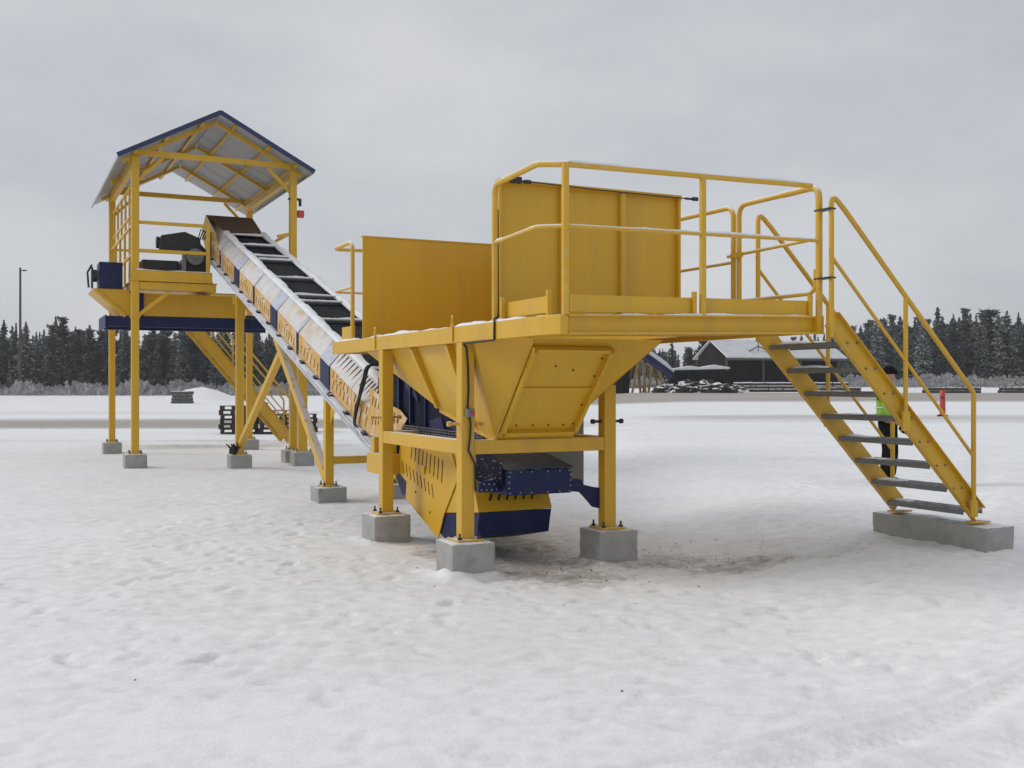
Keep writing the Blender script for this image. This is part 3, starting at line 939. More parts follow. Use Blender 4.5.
def stairs(T, v0, z0, v1, z1, un, uf, ntread, tz0, tstep, tv0, tvstep, dep=0.15, rail_bottom=None):
    d = Vector((v1 - v0, 0, z1 - z0)).normalized()
    nrm = Vector((-d.z, 0, d.x))
    if nrm.z < 0:
        nrm = -nrm
    for u, out in ((un, -1), (uf, 1)):
        p, q = Vector((v0, u, z0)), Vector((v1, u, z1))
        b = MB().beam(p, q, 0.010, dep, nrm)
        for s in (-1, 1):
            off = nrm * (s * (dep / 2 + 0.004)) + Vector((0, out * 0.022, 0))
            b.beam(p + off, q + off, 0.052, 0.008, nrm)
        b.box((v1 - 0.10, u - 0.05, z1 - 0.075), (v1 + 0.12, u + 0.05, z1 - 0.061))
        st = T.part('stringer', b, 'yellow')
        bb = MB()
        for i in range(ntread):
            for k in (-0.05, 0.05):
                bb.disc((tv0 + tvstep * i + k, u + out * 0.010, tz0 - tstep * i - 0.005), (0, 1, 0), 0.010, 0.016, 6)
        T.part('stringer_bolts', bb, 'steel', parent=st, kind='stuff')
    for i in range(ntread):
        v, z = tv0 + tvstep * i, tz0 - tstep * i
        b = MB()
        b.box((v - 0.11, un + 0.008, z - 0.012), (v + 0.11, uf - 0.008, z + 0.004))
        b.box((v + 0.11, un + 0.008, z - 0.036), (v + 0.122, uf - 0.008, z + 0.010))
        b.box((v - 0.122, un + 0.008, z - 0.036), (v - 0.11, uf - 0.008, z + 0.002))
        tr = T.part('tread', b, 'steel')
        g = MB()
        for k in range(6):
            g.box((v - 0.10 + 0.036 * k, un + 0.012, z + 0.0045), (v - 0.088 + 0.036 * k, uf - 0.012, z + 0.0085))
        T.part('grip_bars', g, 'steel', parent=tr, kind='stuff')
        rs = random.Random(i * 7 + int(uf * 10))
        snow_strip(T, [(v + rs.uniform(-.03, .03), uf - 0.02, z + 0.008), (v, uf - rs.uniform(0.12, 0.4), z + 0.008)], rs.uniform(0.10, 0.19), 0.022, 90 + i, parent=tr, n=14, keep=-0.1)


stairs(S, 2.43, 2.13, 4.10, 0.475, -1.75, -0.87, 8, 1.945, 0.205, 2.66, 0.2, dep=0.145)
for u, dv in ((-1.80, -0.055), (-0.83, 0.0)):
    hr = S.part('handrail', MB().tube(bent([(2.455 + dv, u, 1.98), (2.455 + dv, u, 3.13), (2.60 + dv, u, 3.0), (4.06 + dv, u, 1.535), (4.06 + dv, u, 0.47)], 0.075, 5), 0.021, 12), 'yellow')
    S.part('mid_rail', MB().tube([(2.46 + dv, u, 2.62), (4.05 + dv, u, 0.99)], 0.015, 10), 'yellow', parent=hr)
    S.part('rail_post', MB().tube([(3.26 + dv, u, 1.26), (3.26 + dv, u, 2.32)], 0.019, 10), 'yellow', parent=hr)
    S.part('bracket', MB().box((3.22 + dv, u - 0.012, 1.22), (3.30 + dv, u + 0.012, 1.38)), 'yellow', parent=hr)
    S.part('bracket', MB().box((4.02 + dv, u - 0.012, 0.46), (4.10 + dv, u + 0.012, 0.60)), 'yellow', parent=hr)
for z in (2.45, 3.0):
    S.part('rail_clamp', MB().box((pv - 0.03, -1.825, z), (2.425, -1.652, z + 0.012)), 'dark_steel')

# ------------------------------------------------------------------ belt conveyor
K = Thing('belt_conveyor', (0.88, 6.0, 0.0), 'long sloping belt conveyor with snowy yellow and blue side panels', 'conveyor')
SL, Z00 = 0.316, -0.215


def zc(u, h=0.0):
    return SL * u + Z00 + h


VL, VRt = 0.30, 1.44            # outer faces
UB, UE = 2.62, 14.3             # where the guards start and end
# rail: a snowy channel along each side
for v, s in ((VL, 1), (VRt, -1)):
    b = MB()
    b.beam((v + s * 0.03, 2.9, zc(2.9, 0.05)), (v + s * 0.03, UE + 0.2, zc(UE + 0.2, 0.05)), 0.07, 0.10)
    b.beam((v - s * 0.012, 3.1, zc(3.1, 0.004)), (v - s * 0.012, UE + 0.1, zc(UE + 0.1, 0.004)), 0.08, 0.010)
    b.beam((v - s * 0.012, 3.1, zc(3.1, 0.098)), (v - s * 0.012, UE + 0.1, zc(UE + 0.1, 0.098)), 0.08, 0.010)
    rail = K.part('side_rail', b, 'navy_frost')
    if s == 1:
        for k in range(16):
            u = 3.6 + 0.7 * k
            K.part('roller_bracket', MB().beam((v - 0.03, u - 0.05, zc(u - 0.05, 0.115)), (v - 0.03, u + 0.05, zc(u + 0.05, 0.115)), 0.05, 0.03), 'navy', parent=rail)
        b = MB()
        for k in range(3):
            pts = [(v - 0.03 - 0.012 * k, 3.05 + 0.17 * i, zc(3.05 + 0.17 * i, 0.055 + 0.012 * k + 0.012 * math.sin(i * 1.3 + k))) for i in range(22)]
            b.tube(pts, 0.008, 6)
        K.part('cables', b, 'navy_frost', parent=rail, kind='stuff')
edges = []
segs = []                      # (u0, u1, kind)
segs += [(13.02, 14.2, 'y'), (12.60, 12.68, 't'), (11.30, 12.58, 'y'), (10.86, 11.28, 'w'), (9.72, 10.84, 'y'), (9.62, 9.70, 't'), (8.44, 9.60, 'y'), (8.00, 8.42, 'w'),
         (6.82, 7.98, 'y'), (6.72, 6.80, 't'), (5.56, 6.70, 'y'), (5.12, 5.54, 'w'), (4.20, 5.10, 'y'), (3.46, 4.18, 'y')]
segs[0] = (12.70, 14.2, 'y')
H0, H1, HR = 0.125, 0.44, 0.69
for side, v, vi in ((1, VL, 0.50), (-1, VRt, 1.24)):
    for (u0, u1, kd) in segs:
        out = -side
        pv_ = v + (0.0 if kd == 'y' else 0.012 * out)
        poly = [(pv_, u0, zc(u0, H0)), (pv_, u1, zc(u1, H0)), (pv_, u1, zc(u1, H1)), (pv_, u0, zc(u0, H1))]
        pnl = K.part('guard_panel', MB().prism(poly, (0.008 * side, 0, 0)), 'yellow_dusty' if kd == 'y' else 'navy')
        top_ = [(pv_, u0, zc(u0, H1 + 0.004)), (pv_, u1, zc(u1, H1 + 0.004)), (vi, u1, zc(u1, HR)), (vi, u0, zc(u0, HR))]
        if u0 > 2.7:
            K.part('skirt_panel', MB().prism(top_, (0.006 * side, 0, -0.008)), 'skirt' if kd == 'y' else 'skirt_blue')
        if kd == 'y' and side == 1:
            ns = max(3, int((u1 - u0 - 0.2) / 0.135))
            sl = MB()
            for k in range(ns):
                u = u0 + 0.14 + (u1 - u0 - 0.28) * k / max(1, ns - 1)
                for hh in ((0.20, 0.31),) + (((0.335, 0.42),) if u < 5.2 else ()):
                    sl.beam((pv_ - 0.001, u + 0.028, zc(u, hh[0])), (pv_ - 0.001, u - 0.028, zc(u, hh[1])), 0.004, 0.020, (0, 1, 0.3))
            K.part('vent_slots', sl, 'slot', parent=pnl, kind='stuff')
            if u0 > 3:
                um = (u0 + u1) / 2
                K.part('panel_handle', MB().beam((pv_ - 0.02, um - 0.07, zc(um - 0.07, 0.40)), (pv_ - 0.02, um + 0.07, zc(um + 0.07, 0.40)), 0.03, 0.018), 'yellow', parent=pnl)
        if kd == 'y' and u0 < 5.3 and u0 > 3 and side == 1:
            sl = MB()
            for k in range(6):
                u = u0 + 0.12 + (u1 - u0 - 0.24) * k / 5
                f0, f1 = 0.25, 0.8
                p = Vector((VL + (vi - VL) * f0 - 0.002, u + 0.03, zc(u, H1 + (HR - H1) * f0 + 0.003)))
                q = Vector((VL + (vi - VL) * f1 - 0.002, u - 0.03, zc(u, H1 + (HR - H1) * f1 + 0.003)))
                sl.beam(p, q, 0.022, 0.006, (-0.8, 0, 0.6))
            K.part('vent_slots', sl, 'slot', kind='stuff')
    # white ridge
    K.part('ridge_angle', MB().beam((vi + 0.01 * side, 3.4, zc(3.4, HR + 0.004)), (vi + 0.01 * side, 13.2, zc(13.2, HR + 0.004)), 0.07, 0.03), 'navy_frost')
    snow_strip(K, [(vi + 0.005 * side, 3.4, zc(3.4, HR + 0.018)), (vi + 0.005 * side, 13.15, zc(13.15, HR + 0.018))], 0.125, 0.050, 60 + side, name='snow_ridge', n=230, keep=-0.35)
# pointed guard at the lower end
eg = [(3.44, 1.58), (2.66, 1.37), (2.42, 1.335), (2.20, 1.245), (2.42, 1.10), (2.72, 1.01), (3.44, 1.02)]
egp = K.part('end_guard', MB().prism([(0.285, u, z) for u, z in eg], (0.010, 0, 0)), 'yellow_dusty')
sl = MB()
for k in range(9):
    u = 3.32 - 0.105 * k
    sl.beam((0.284, u + 0.025, 1.37 - 0.022 * k), (0.284, u - 0.025, 1.47 - 0.024 * k), 0.004, 0.020, (0, 1, 0.3))
    sl.beam((0.284, u + 0.025, 1.14 + 0.006 * k), (0.284, u - 0.025, 1.24 - 0.002 * k), 0.004, 0.020, (0, 1, 0.3))
K.part('vent_slots', sl, 'slot', parent=egp, kind='stuff')
# top: dark rubber cover sheets between snowy cross bars
bars = [12.9, 11.88, 10.86, 10.55, 9.13, 7.90, 7.52, 6.45, 5.2, 4.1]
for i, u in enumerate(bars):
    b = MB().beam((0.50, u, zc(u, HR + 0.022)), (1.24, u, zc(u, HR + 0.022)), 0.05, 0.018)
    cbr = K.part('cross_bar', b, 'navy_frost')
    snow_strip(K, [(0.50, u, zc(u, HR + 0.030)), (1.24, u, zc(u, HR + 0.030))], 0.085, 0.030, 20 + i, parent=cbr, n=24, keep=-0.45)
    if i < len(bars) - 1:
        ua, ub = bars[i + 1] + 0.028, u - 0.028
        K.part('rubber_cover', MB().prism([(0.54, ua, zc(ua, HR - 0.03)), (1.20, ua, zc(ua, HR - 0.03)), (1.20, ub, zc(ub, HR - 0.03)), (0.54, ub, zc(ub, HR - 0.03))], (0, 0, -0.012)), 'rubber')
# belt under the covers and its return
for h in (0.30, 0.03):
    K.part('belt', MB().beam((0.88, 2.7, zc(2.7, h)), (0.88, 14.3, zc(14.3, h)), 0.86, 0.015), 'rubber')
# head hood
poly = [(0.31, 12.95, zc(12.95, 0.45)), (0.31, 14.35, zc(14.35, 0.10)), (0.31, 14.75, 4.75), (0.31, 14.75, 4.92), (0.31, 14.35, 5.16), (0.31, 13.3, zc(13.3, HR - 0.02))]
K.part('head_plate', MB().prism(poly, (0.01, 0, 0)), 'yellow')
K.part('head_plate', MB().prism([(1.30, p[1], p[2] - (0.0 if k < 3 else 0.02)) for k, p in enumerate(poly)], (-0.01, 0, 0)), 'yellow')
K.part('hood_plate', MB().prism([(0.33, 14.35, 5.155), (1.28, 14.35, 5.155), (1.22, 13.05, zc(13.05, HR - 0.01)), (0.52, 13.05, zc(13.05, HR - 0.01))], (0, 0.01, 0.008)), 'brown')
K.part('hood_plate', MB().prism([(0.33, 14.36, 5.155), (1.28, 14.36, 5.155), (1.28, 14.75, 4.915), (0.33, 14.75, 4.915)], (0, 0.01, 0.008)), 'brown')
K.part('head_pulley', MB().disc((0.87, 14.4, 4.62), (1, 0, 0), 0.22, 1.04, 24), 'rubber')
# legs and braces
lg = post(K, 0.385, 5.47, FT, zc(5.47, -0.055), w=0.115, plate=0.22, name='leg')
K.part('gusset', MB().prism([(0.385, 5.53, zc(5.53, -0.06)), (0.385, 5.12, zc(5.12, -0.05)), (0.385, 5.40, zc(5.4, -0.42)), (0.385, 5.53, zc(5.4, -0.42))], (0.012, 0, 0)), 'yellow', parent=lg)
post(K, 1.37, 5.47, FT, zc(5.47, -0.055), w=0.115, plate=0.22, name='leg')
K.part('leg_tie', MB().box((0.445, 5.42, 0.545), (1.31, 5.52, 0.645)), 'yellow')
K.part('diagonal_brace', MB().beam((0.37, 8.35, zc(8.35, -0.06)), (0.385, 5.56, 0.36), 0.10, 0.11), 'yellow', bevel=0.005)
K.part('diagonal_brace', MB().beam((1.37, 8.35, zc(8.35, -0.06)), (1.37, 5.56, 0.36), 0.10, 0.11), 'yellow', bevel=0.005)
lg2 = post(K, 0.455, 11.6, LT, zc(11.6, -0.06), w=0.14, plate=0.26, name='leg')
lg3 = post(K, 1.72, 11.92, LT2, 3.20, w=0.17, plate=0.32, name='leg')
K.part('leg_tie', MB().box((0.38, 11.70, 3.12), (1.63, 11.86, 3.25)), 'yellow')
K.part('diagonal_brace', MB().beam((0.455, 11.50, 0.50), (0.46, 8.1, zc(8.1, -0.08)), 0.10, 0.11), 'yellow', bevel=0.005)
K.part('stringer_truss', MB().beam((0.40, 3.2, zc(3.2, -0.035)), (0.40, 13.2, zc(13.2, -0.035)), 0.07, 0.06), 'yellow')
K.part('stringer_truss', MB().beam((1.36, 3.2, zc(3.2, -0.035)), (1.36, 13.2, zc(13.2, -0.035)), 0.07, 0.06), 'yellow')
for u in (4.3, 6.2, 7.3, 9.4, 10.4):
    K.part('cross_tie', MB().box((0.44, u - 0.03, zc(u, -0.065)), (1.32, u + 0.03, zc(u, -0.015))), 'yellow')
# yellow bracket box where the conveyor meets the hopper post
K.part('bracket_box', MB().box((0.10, 2.45, 0.64), (0.29, 2.98, 0.86)).box((0.12, 2.5, 0.865), (0.28, 2.62, 1.03)).box((0.12, 2.78, 0.865), (0.28, 2.9, 1.03)), 'yellow', bevel=0.005)
K.part('shackle', MB().tube([(0.12, 2.55, 0.64), (0.12, 2.50, 0.57), (0.12, 2.42, 0.53), (0.12, 2.36, 0.56)], 0.014, 8), 'dark_steel')
# hanging black cables at the lower guards
b = MB()
rc = random.Random(8)
for k in range(7):
    j = lambda q: rc.uniform(-q, q)
    b.tube(bent([(0.42, 3.40 + j(.04), 1.86), (0.27 + j(.015), 3.50 + j(.05), 1.82), (0.255 + j(.012), 3.60 + j(.05), 1.60), (0.25 + j(.012), 3.78 + j(.06), 1.36), (0.25 + j(.012), 3.92 + j(.06), 1.12 + j(.03)), (0.27, 3.72 + j(.08), 1.02)], 0.1), 0.010, 6)
K.part('hanging_cables', b, 'cable', kind='stuff')
# ---- lower end below the hopper: feeder with guards
Z = K
Z.part('feeder_side', MB().prism([(0.34, 3.3, 1.68), (0.34, 3.3, 1.22), (0.34, 2.4, 1.16), (0.34, 1.9, 1.06), (0.34, 0.35, 1.02), (0.34, 0.25, 1.16), (0.34, 0.9, 1.33), (0.34, 1.3, 1.42), (0.34, 2.5, 1.86)], (0.012, 0, 0)), 'navy_dark')
Z.part('feeder_plate', MB().prism([(0.325, 0.95, 1.24), (0.325, 1.25, 1.34), (0.325, 1.7, 1.50), (0.325, 2.05, 1.36), (0.325, 1.75, 1.18), (0.325, 1.1, 1.10)], (0.010, 0, 0)), 'navy_dark')
Z.part('feeder_plate', MB().prism([(0.315, 0.28, 1.06), (0.315, 0.9, 1.08), (0.315, 1.10, 1.22), (0.315, 0.98, 1.30), (0.315, 0.45, 1.22)], (0.008, 0, 0)), 'navy')
Z.part('feeder_plate', MB().prism([(0.31, 1.15, 1.07), (0.31, 1.55, 1.08), (0.31, 1.62, 1.24), (0.31, 1.32, 1.29)], (0.010, 0, 0)), 'navy')
Z.part('feeder_plate', MB().prism([(0.318, 1.95, 1.42), (0.318, 2.35, 1.58), (0.318, 2.35, 1.72), (0.318, 2.15, 1.66)], (0.010, 0, 0)), 'navy')
for u, z0_, z1_ in ((2.5, 1.2, 1.80), (2.15, 1.2, 1.66), (1.72, 1.1, 1.50)):
    Z.part('feeder_rib', MB().box((0.296, u - 0.015, z0_), (0.338, u + 0.015, z1_)), 'navy')
Z.part('feeder_flange', MB().beam((0.318, 0.3, 1.045), (0.318, 2.3, 1.075), 0.045, 0.02), 'navy')
b = MB()
for k in range(26):
    u = 0.30 + 0.085 * k
    b.box((0.285, u - 0.003, 1.075 + 0.018 * k / 26), (0.291, u + 0.003, 1.165 + 0.018 * k / 26))
for zz in (1.08, 1.105, 1.13, 1.155):
    b.beam((0.288, 0.28, zz), (0.288, 2.45, zz + 0.018), 0.006, 0.006)
Z.part('wire_mesh', b, 'steel', kind='stuff')
guard = [(2.42, 0.95), (2.52, 0.68), (2.22, 0.58), (2.25, 0.40), (1.34, 0.10), (1.19, 0.35), (0.84, 0.74), (1.02, 0.99)]
gp = Z.part('tail_guard', MB().prism([(0.29, u, z) for u, z in guard], (0.010, 0, 0)), 'yellow_plain')
sl = MB()
for k in range(9):
    u = 2.05 - 0.105 * k
    sl.beam((0.289, u, 0.97 - 0.012 * k), (0.289, u + 0.035, 0.83 - 0.022 * k), 0.004, 0.018, (0, 1, 0))
    sl.beam((0.289, 2.34 - 0.105 * k, 0.79 - 0.022 * k), (0.289, 2.30 - 0.105 * k, 0.66 - 0.022 * k), 0.004, 0.015, (0, 1, 0))
for u, z in ((1.95, 0.50), (1.55, 0.33)):
    sl.disc((0.288, u, z), (1, 0, 0), 0.013, 0.006, 8)
Z.part('vent_slots', sl, 'slot', parent=gp, kind='stuff')
Z.part('guard_grip', MB().prism([(0.27, 1.90, 0.80), (0.27, 1.68, 0.70), (0.27, 1.66, 0.78)], (0.018, 0, 0)), 'yellow', parent=gp)
# casing around the tail: yellow sloping front with slots, navy belly
Z.part('tail_casing', MB().prism([(0.305, 0.95, 0.985), (0.305, 0.50, 0.66), (0.305, 0.40, 0.455), (0.305, 1.25, 0.36), (0.305, 2.3, 0.62), (0.305, 2.3, 0.985)], (0.745, 0, 0)), 'yellow_plain')
Z.part('tail_belly', MB().prism([(0.31, 0.395, 0.452), (0.31, 0.45, 0.235), (0.31, 1.15, 0.10), (0.31, 2.2, 0.38), (0.31, 2.28, 0.58), (0.31, 1.25, 0.352)], (0.73, 0, 0)), 'navy')
sl = MB()
for k in range(6):
    v = 0.43 + 0.085 * k
    sl.beam((v, 0.435, 0.55), (v + 0.035, 0.465, 0.61), 0.016, 0.006, (0, -0.9, 0.3))
Z.part('vent_slots', sl, 'rubber', kind='stuff')  # black strips painted as shaded slot openings, no holes cut
fbx = Z.part('feeder_box', MB().prism([(0.40, 0.02, 0.635), (0.40, 0.02, 0.855), (0.40, 0.55, 0.945), (0.40, 0.55, 0.635)], (0.645, 0, 0)), 'navy', bevel=0.006)
Z.part('box_lid', MB().prism([(0.385, 0.00, 0.862), (1.058, 0.00, 0.862), (1.058, 0.60, 0.962), (0.385, 0.60, 0.962)], (0, 0, 0.010)), 'lid', parent=fbx)
bl = MB()
for v in (0.43, 0.53, 0.64, 0.80, 0.92, 1.02):
    bl.disc((v, 0.012, 0.838), (0, 1, 0), 0.0065, 0.012, 6)
    bl.disc((v, 0.012, 0.655), (0, 1, 0), 0.0065, 0.012, 6)
for z in (0.70, 0.75, 0.80):
    bl.disc((0.42, 0.012, z), (0, 1, 0), 0.0065, 0.012, 6)
    bl.disc((1.03, 0.012, z), (0, 1, 0), 0.0065, 0.012, 6)
Z.part('box_bolts', bl, 'white_bolt', parent=fbx, kind='stuff')
arm = [(1.048, 0.75), (1.15, 0.755), (1.18, 0.70), (1.30, 0.67), (1.378, 0.66), (1.378, 0.47), (1.31, 0.485), (1.25, 0.55), (1.17, 0.63), (1.048, 0.645)]
Z.part('side_bracket', MB().prism([(v, 0.03, z) for v, z in arm], (0, 0.09, 0)), 'navy', bevel=0.005)
# small bolted plates between post and box, lower left navy frame
fl = Z.part('flange_frame', MB().prism([(0.20, 0.16, 0.66), (0.39, 0.16, 0.66), (0.39, 0.16, 0.78), (0.20, 0.16, 0.74)], (0, 0.05, 0)), 'navy')
fl2 = Z.part('flange_plate', MB().prism([(0.375, 0.62, 0.72), (0.375, 0.06, 0.72), (0.375, 0.06, 0.88), (0.375, 0.35, 1.0), (0.375, 0.62, 1.0)], (0.012, 0, 0)), 'navy_dark')
bl = MB()
r_ = random.Random(5)
for k in range(26):
    bl.disc((0.372, r_.uniform(0.08, 0.6), r_.uniform(0.74, 0.94)), (1, 0, 0), 0.0055, 0.01, 6)
for k in range(7):
    bl.disc((0.22 + 0.025 * k, 0.155, 0.68 + 0.05 * (k % 2)), (0, 1, 0), 0.007, 0.01, 6)
Z.part('flange_bolts', bl, 'white_bolt', parent=fl2, kind='stuff')
nv = Z.part('navy_frame', MB().prism([(0.315, 2.55, 0.98), (0.315, 2.75, 0.98), (0.315, 2.75, 0.72), (0.315, 2.42, 0.42), (0.315, 2.26, 0.44), (0.315, 2.24, 0.56), (0.315, 2.54, 0.68)], (0.03, 0, 0)), 'navy')
Z.part('rear_sheet', MB().box((0.90, 1.0, 0.60), (1.735, 1.02, 1.40)), 'grey_plate')
Z.part('rear_stay', MB().beam((1.70, 1.01, 0.62), (1.48, 2.0, 0.55), 0.04, 0.04), 'dark_steel')

# ------------------------------------------------------------------ tower at the conveyor's head
T = Thing('conveyor_tower', (0.2, 14.8, 0.1), 'tall yellow post tower with railed deck under a pale gabled roof', 'tower')
PV = (-1.28, 1.71)
U0, U1 = 12.6, 17.1
ridV, ridZ, eavZ = 0.205, 6.76, 5.80
eV = (-1.62, 2.00)


def roof_z(v):
    return ridZ - (ridZ - eavZ) * abs(v - ridV) / 1.83


posts = {}
for i, (v, u) in enumerate(((PV[0], U0), (PV[1], U0), (PV[0], U1), (1.80, U1))):
    posts[i] = post(T, v, u, TT[i], roof_z(v) - 0.10, w=0.135, plate=0.26)
T.part('post_collar', MB().box((PV[0] - 0.085, U0 - 0.085, 2.86), (PV[0] + 0.085, U0 + 0.085, 2.90)), 'yellow', parent=posts[0])
T.part('post_collar', MB().box((PV[0] - 0.08, U0 - 0.08, 5.33), (PV[0] + 0.08, U0 + 0.08, 5.37)), 'yellow', parent=posts[0])
# girts between the posts and deck beams
for v in (PV[0], PV[1]):
    T.part('eave_beam', MB().box((v - 0.05, U0 + 0.07, roof_z(v) - 0.26), (v + 0.05, U1 - 0.07, roof_z(v) - 0.14)), 'yellow')
T.part('deck_beam', MB().box((PV[0] + 0.07, U0 - 0.055, 3.40), (0.20, U0 + 0.055, 3.54)), 'yellow', bevel=0.004)
T.part('deck_beam', MB().box((PV[0] - 0.05, U0 + 0.08, 3.40), (PV[0] + 0.05, U1 - 0.08, 3.54)), 'yellow')
T.part('deck_beam', MB().box((PV[0] + 0.07, U1 - 0.05, 3.40), (1.73, U1 + 0.05, 3.54)), 'yellow')
T.part('deck_beam', MB().box((0.14, U0 + 0.06, 3.40), (0.22, U1 - 0.06, 3.54)), 'yellow')
T.part('deck_plate', MB().box((PV[0] - 0.07, U0 + 0.07, 3.545), (0.24, U1 + 0.05, 3.57)), 'yellow')
T.part('deck_plate', MB().box((0.245, 14.85, 3.545), (1.72, U1 + 0.05, 3.57)), 'yellow')
T.part('toe_board', MB().box((PV[0] - 0.09, U0 - 0.09, 3.60), (0.12, U0 - 0.075, 3.76)), 'yellow')
snow_strip(T, [(PV[0], U0 - 0.082, 3.76), (0.10, U0 - 0.082, 3.76)], 0.05, 0.03, 41, n=30)
T.part('deck_lip', MB().box((PV[0] - 0.09, U0 - 0.10, 3.555), (0.13, U0 + 0.06, 3.598)), 'yellow')
T.part('knee_brace', MB().beam((PV[0] + 0.05, U0, 2.90), (PV[0] + 0.62, U0, 3.38), 0.06, 0.07), 'yellow')
# front railing
T.part('top_rail', MB().beam((PV[0] + 0.07, U0 - 0.02, 4.66), (0.06, U0 - 0.02, 4.66), 0.05, 0.06), 'yellow')
T.part('mid_rail', MB().beam((PV[0] + 0.07, U0 - 0.02, 4.13), (0.06, U0 - 0.02, 4.13), 0.05, 0.06), 'yellow')
T.part('rail_post', MB().box((0.02, U0 - 0.05, 3.60), (0.085, U0 + 0.015, 4.70)), 'yellow')
# outer side railing with uprights
for z in (4.10, 4.66):
    T.part('side_rail', MB().beam((PV[0], U0 + 0.07, z), (PV[0], U1 - 0.07, z), 0.045, 0.045), 'yellow')
for k in range(1, 5):
    u = U0 + (U1 - U0) * k / 5
    T.part('rail_post', MB().box((PV[0] - 0.022, u - 0.022, 3.575), (PV[0] + 0.022, u + 0.022, 4.635)), 'yellow')
for z in (4.55, 5.12):
    T.part('side_rail', MB().beam((PV[0] + 0.02, U0 + 0.9, z + 0.35), (PV[0] + 0.02, U1 - 0.08, z + 0.35), 0.04, 0.04), 'yellow')
for k in range(5):
    u = U0 + 1.1 + 0.75 * k
    T.part('rail_bar', MB().box((PV[0] - 0.003, u - 0.02, 4.70), (PV[0] + 0.037, u + 0.02, 5.47)), 'yellow')
T.part('back_rail', MB().beam((PV[0] + 0.07, U1, 4.66), (1.73, U1, 4.66), 0.045, 0.05), 'yellow')
T.part('upright_plate', MB().box((PV[0] + 0.09, U0 + 1.4, 3.575), (PV[0] + 0.13, U0 + 2.0, 4.62)), 'yellow')
T.part('side_rail', MB().beam((1.71, U0 + 0.07, 4.66), (1.74, U1 - 0.07, 4.66), 0.045, 0.045), 'yellow')
T.part('rail_stub', MB().beam((1.65, U0 - 0.02, 4.62), (1.38, U0 - 0.1, 4.54), 0.05, 0.06), 'yellow')
# roof frames
zt = 5.97
for u in (U0, U1):
    T.part('tie_beam', MB().beam((PV[0] - 0.05 if u == U1 else PV[0] - 0.05, u, zt), (PV[1] + 0.05, u, zt), 0.09, 0.10), 'yellow')
    T.part('knee_brace', MB().beam((PV[0] + 0.03, u, 5.42), (PV[0] + 0.50, u, 5.90), 0.05, 0.06), 'yellow')
    T.part('knee_brace', MB().beam((PV[1] - 0.03, u, 5.42), (PV[1] - 0.50, u, 5.90), 0.05, 0.06), 'yellow')
for u in (U0, 14.9, U1):
    for s in (0, 1):
        T.part('rafter', MB().beam((eV[s] + (0.12 if s == 0 else -0.12), u, roof_z(eV[s]) - 0.02), (ridV + (-.02 if s == 0 else .02), u, ridZ - 0.08), 0.06, 0.075), 'yellow')
for s in (-1, 1):
    for k in (0.30, 0.95, 1.5):
        v = ridV + s * k
        T.part('purlin', MB().box((v - 0.03, 12.2, roof_z(v) - 0.058), (v + 0.03, 18.2, roof_z(v) - 0.012)), 'yellow')
rf0, rf1 = 12.12, 18.3
nsh = 6
for s in (0, 1):
    for k in range(nsh):
        a = rf0 + (rf1 - rf0) * k / nsh + (0.004 if k else 0)
        c = rf0 + (rf1 - rf0) * (k + 1) / nsh
        lift = 0.006 * (k % 2)
        ve = eV[s]
        sg = -1 if s == 0 else 1
        T.part('roof_sheet', MB().prism([(ridV + sg * 0.005, a, ridZ + lift), (ve, a, roof_z(ve) + lift), (ve, c, roof_z(ve) + lift), (ridV + sg * 0.005, c, ridZ + lift)], (0, 0, 0.018)), 'roof')
    T.part('gable_trim', MB().beam((eV[s] + (-0.02 if s == 0 else 0.02), rf0 - 0.016, roof_z(eV[s]) - 0.012), (ridV, rf0 - 0.016 - 0.001 * s, ridZ + 0.012), 0.024, 0.085), 'fascia')
    T.part('eave_trim', MB().box((eV[s] - 0.012, rf0, roof_z(eV[s]) - 0.05), (eV[s] + 0.012, rf1, roof_z(eV[s]) - 0.004)), 'roof')
T.part('ridge_cap', MB().prism([(ridV - 0.16, rf0 - 0.03, ridZ - 0.055), (ridV, rf0 - 0.03, ridZ + 0.05), (ridV + 0.16, rf0 - 0.03, ridZ - 0.055), (ridV, rf0 - 0.03, ridZ + 0.028)], (0, rf1 - rf0 + 0.06, 0)), 'fascia')
# lamp and red box on the tower post
T.part('warning_lamp', MB().box((1.78, U0 - 0.05, 5.30), (1.84, U0 + 0.03, 5.34)).disc((1.85, U0 - 0.02, 5.26), (0, 0, 1), 0.03, 0.15, 10).box((1.61, U0 - 0.1, 5.30), (1.64, U0 + 0.02, 5.33)), 'dark_steel')
T.part('red_box', MB().box((1.80, U0 - 0.05, 4.96), (1.93, U0 + 0.05, 5.10)), 'red', bevel=0.01)

# stairs at the back of the tower
BS = Thing('tower_stairs', (3.3, 19.4, 0.05), 'yellow steel stairs descending behind the conveyor tower to the pallets', 'stairs')
stairs(BS, 0.65, 3.30, 3.30, 0.16, 19.05, 19.85, 13, 3.25, 0.235, 0.78, 0.20, dep=0.24)
for u in (19.05, 19.85):
    h = BS.part('handrail', MB().tube(bent([(0.65, u, 3.3), (0.65, u, 4.35), (3.30, u, 1.2), (3.30, u, 0.2)], 0.12), 0.024, 8), 'yellow')
    BS.part('mid_rail', MB().tube([(0.66, u, 3.82), (3.29, u, 0.70)], 0.018, 8), 'yellow', parent=h)
    BS.part('rail_post', MB().tube([(1.95, u, 1.75), (1.95, u, 2.80)], 0.02, 8), 'yellow', parent=h)
BS.part('landing', MB().box((-0.45, 17.2, 3.36), (0.72, 19.95, 3.42)), 'yellow')

